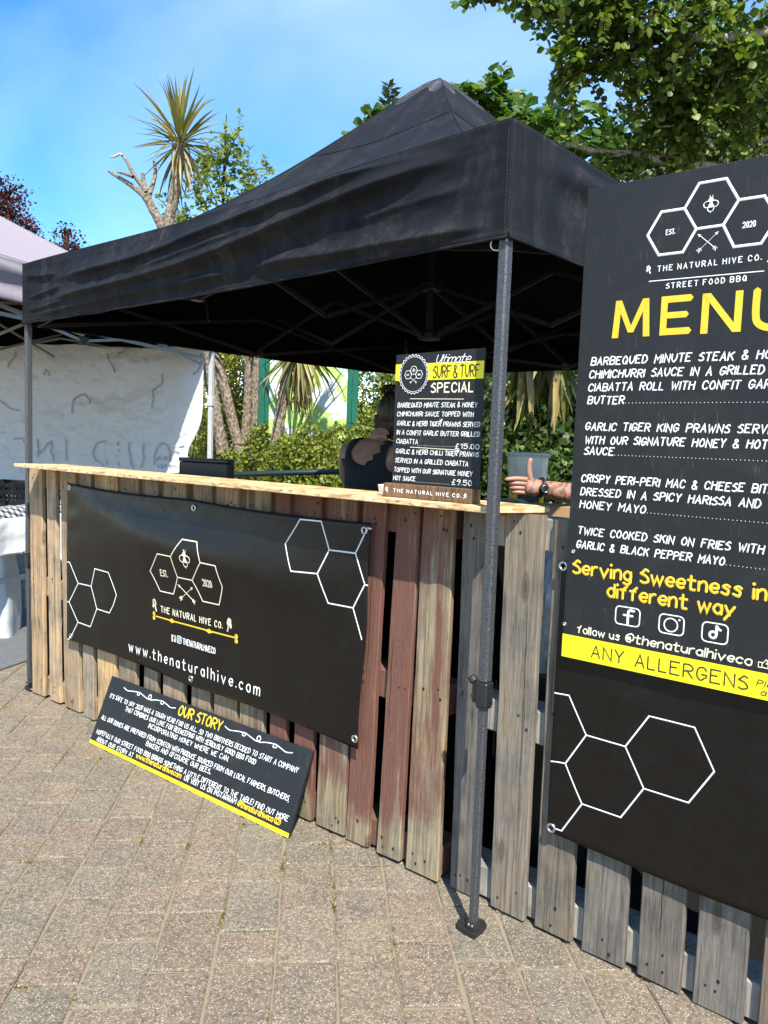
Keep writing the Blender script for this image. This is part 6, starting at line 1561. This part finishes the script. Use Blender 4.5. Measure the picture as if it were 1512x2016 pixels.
# ---- hedges and bushes
def bush(name, label, cat, lo_c, blobs, mat, size, n, tmpl, seed, stems=True, bias=(.2, -.5, .8)):
    r = np.random.default_rng(seed); root = Vector(lo_c); t = thing(name, label, cat, root); pos = []; nb = []
    mb = MB()
    tot = sum(b[1][0]*b[1][2] for b in blobs)
    for c, rad in blobs:
        k = int(n*rad[0]*rad[2]/tot); d = r.normal(0, 1, (k, 3)); d /= np.linalg.norm(d, axis=1, keepdims=True)
        lump = np.array([1+.22*fbm(tuple(q*2.2+np.array(c)), 3) for q in d])[:, None]
        rr = np.where(r.random((k, 1)) < .8, r.uniform(.86, 1.06, (k, 1)), r.uniform(.3, .9, (k, 1)))*lump
        pos.append(np.array(c)+d*rr*np.array(rad)); nb.append(d)
        for _ in range(8):
            e = Vector(c)+Vector(r.normal(0, .5, 3)*np.array(rad)); b0 = Vector((c[0]+r.normal(0, .1), c[1]+r.normal(0, .1), .0)); limb(mb, [b0, b0.lerp(e, .5)+Vector((.03, 0, .05)), e], .014, .005, 5, 3)
    mb.build('stems', M['twig'], t)
    pos = np.concatenate(pos); nb = np.concatenate(nb); keep = pos[:, 2] > .02; pos = pos[keep]; nb = nb[keep]; N = len(pos)
    tip = nb*.5+np.array([0, 0, .25])+r.normal(0, .6, (N, 3)); tip /= np.linalg.norm(tip, axis=1, keepdims=True)
    nr = nb*.9+np.array(bias)*.5+r.normal(0, .45, (N, 3)); nr -= tip*(nr*tip).sum(1, keepdims=True); nr /= np.linalg.norm(nr, axis=1, keepdims=True)
    cloud('foliage', tmpl, pos, np.stack([np.cross(tip, nr), tip, nr], axis=2), size*r.uniform(.6, 1.3, N), mat, t, 'stuff'); return t
def gb(u, v, t, ru, rv, rt=None): return blob(u, v, t, ru, rv, rt)
g0 = at(600, 945, 8.0); g0.z = 0
bush('clipped_bush', 'sunlit small-leaved bush under the green notice board', 'bush', g0, [gb(600, 915, 8.0, 70, 72, 60), gb(665, 915, 7.9, 62, 70, 60), gb(560, 935, 8.2, 45, 60, 50), gb(690, 960, 7.6, 70, 60, 60), gb(620, 1010, 7.9, 150, 80, 70), gb(730, 900, 8.1, 50, 80, 50)], M['hedge'], .042, 21000, QL, 41)
g0 = at(465, 945, 10.6); g0.z = 0
bush('ivy_hedge', 'golden leaved ivy hedge behind the cordyline trunks', 'hedge', g0, [gb(470, 770, 10.6, 62, 95, 40), gb(430, 800, 10.6, 40, 120, 40), gb(520, 800, 10.8, 40, 120, 40), gb(470, 900, 10.6, 100, 70, 50), gb(460, 690, 10.9, 70, 40, 40)], M['ivy'], .052, 13000, QL, 42)
g0 = at(745, 945, 9.9); g0.z = 0
bush('tall_hedge', 'shady tall hedge right of the notice board, behind the woman', 'hedge', g0, [gb(745, 760, 9.9, 55, 110, 50), gb(800, 780, 9.9, 60, 120, 50), gb(860, 790, 9.9, 80, 120, 60), gb(740, 900, 9.8, 80, 80, 60)], M['hedge'], .050, 12000, QL, 43)
g0 = at(1040, 945, 6.6); g0.z = 0
bush('laurel_bush', 'dark glossy bush behind the tubs on the right', 'bush', g0, [gb(980, 900, 6.6, 70, 95, 60), gb(1050, 900, 6.5, 75, 90, 60), gb(1120, 900, 6.6, 70, 95, 60), gb(1040, 970, 6.4, 130, 80, 60), gb(920, 930, 6.9, 70, 100, 50), gb(1180, 920, 6.6, 80, 110, 60)], M['darkbush'], .070, 9500, QL, 44)
g0 = at(1050, 900, 9.5); g0.z = 0
bush('shade_shrub', 'tall dark shrub filling the gap behind the hanging cordyline leaves', 'bush', g0, [gb(1000, 720, 9.5, 110, 110, 60), gb(1120, 700, 9.5, 120, 130, 60), gb(1230, 720, 9.5, 120, 130, 60), gb(900, 760, 9.9, 80, 90, 60)], M['darkbush'], .075, 6500, QL, 45)
g0 = at(250, 900, 13); g0.z = 0
bush('boundary_hedge', 'distant green hedge glimpsed beyond the hanging white sheet', 'hedge', g0, [gb(100, 820, 13, 220, 160, 80), gb(330, 820, 13, 160, 170, 80)], M['hedge'], .08, 5000, QL, 46)
g0 = at(430, 930, 8.9); g0.z = 0
bush('low_shrub', 'low pale leaved shrub at the foot of the cordyline trunks', 'bush', g0, [gb(455, 925, 8.8, 40, 35, 30), gb(510, 900, 8.7, 26, 60, 30)], M['hedge'], .045, 2600, QL, 47)

# ---- far tree line that closes the park behind everything
r = np.random.default_rng(77); N = 14000
xx = r.uniform(-46, 30, N); yy = 22+r.uniform(-2.5, 2.5, N)+4*np.sin(xx*.13); top = 3.2+1.0*np.sin(xx*.45)+.8*np.sin(xx*1.1+2)
pos = np.stack([xx, yy, r.uniform(0, 1, N)**.8*top], axis=1)
o = cloud('tree_line', QL, pos, frames(N, (0, 0, -.3), (0, -.6, .6), .8, r), .42*r.uniform(.6, 1.3, N), M['hedge'], None, 'stuff'); tag(o, 'far green line of trees closing the park behind the stalls', 'tree line', kind='stuff')
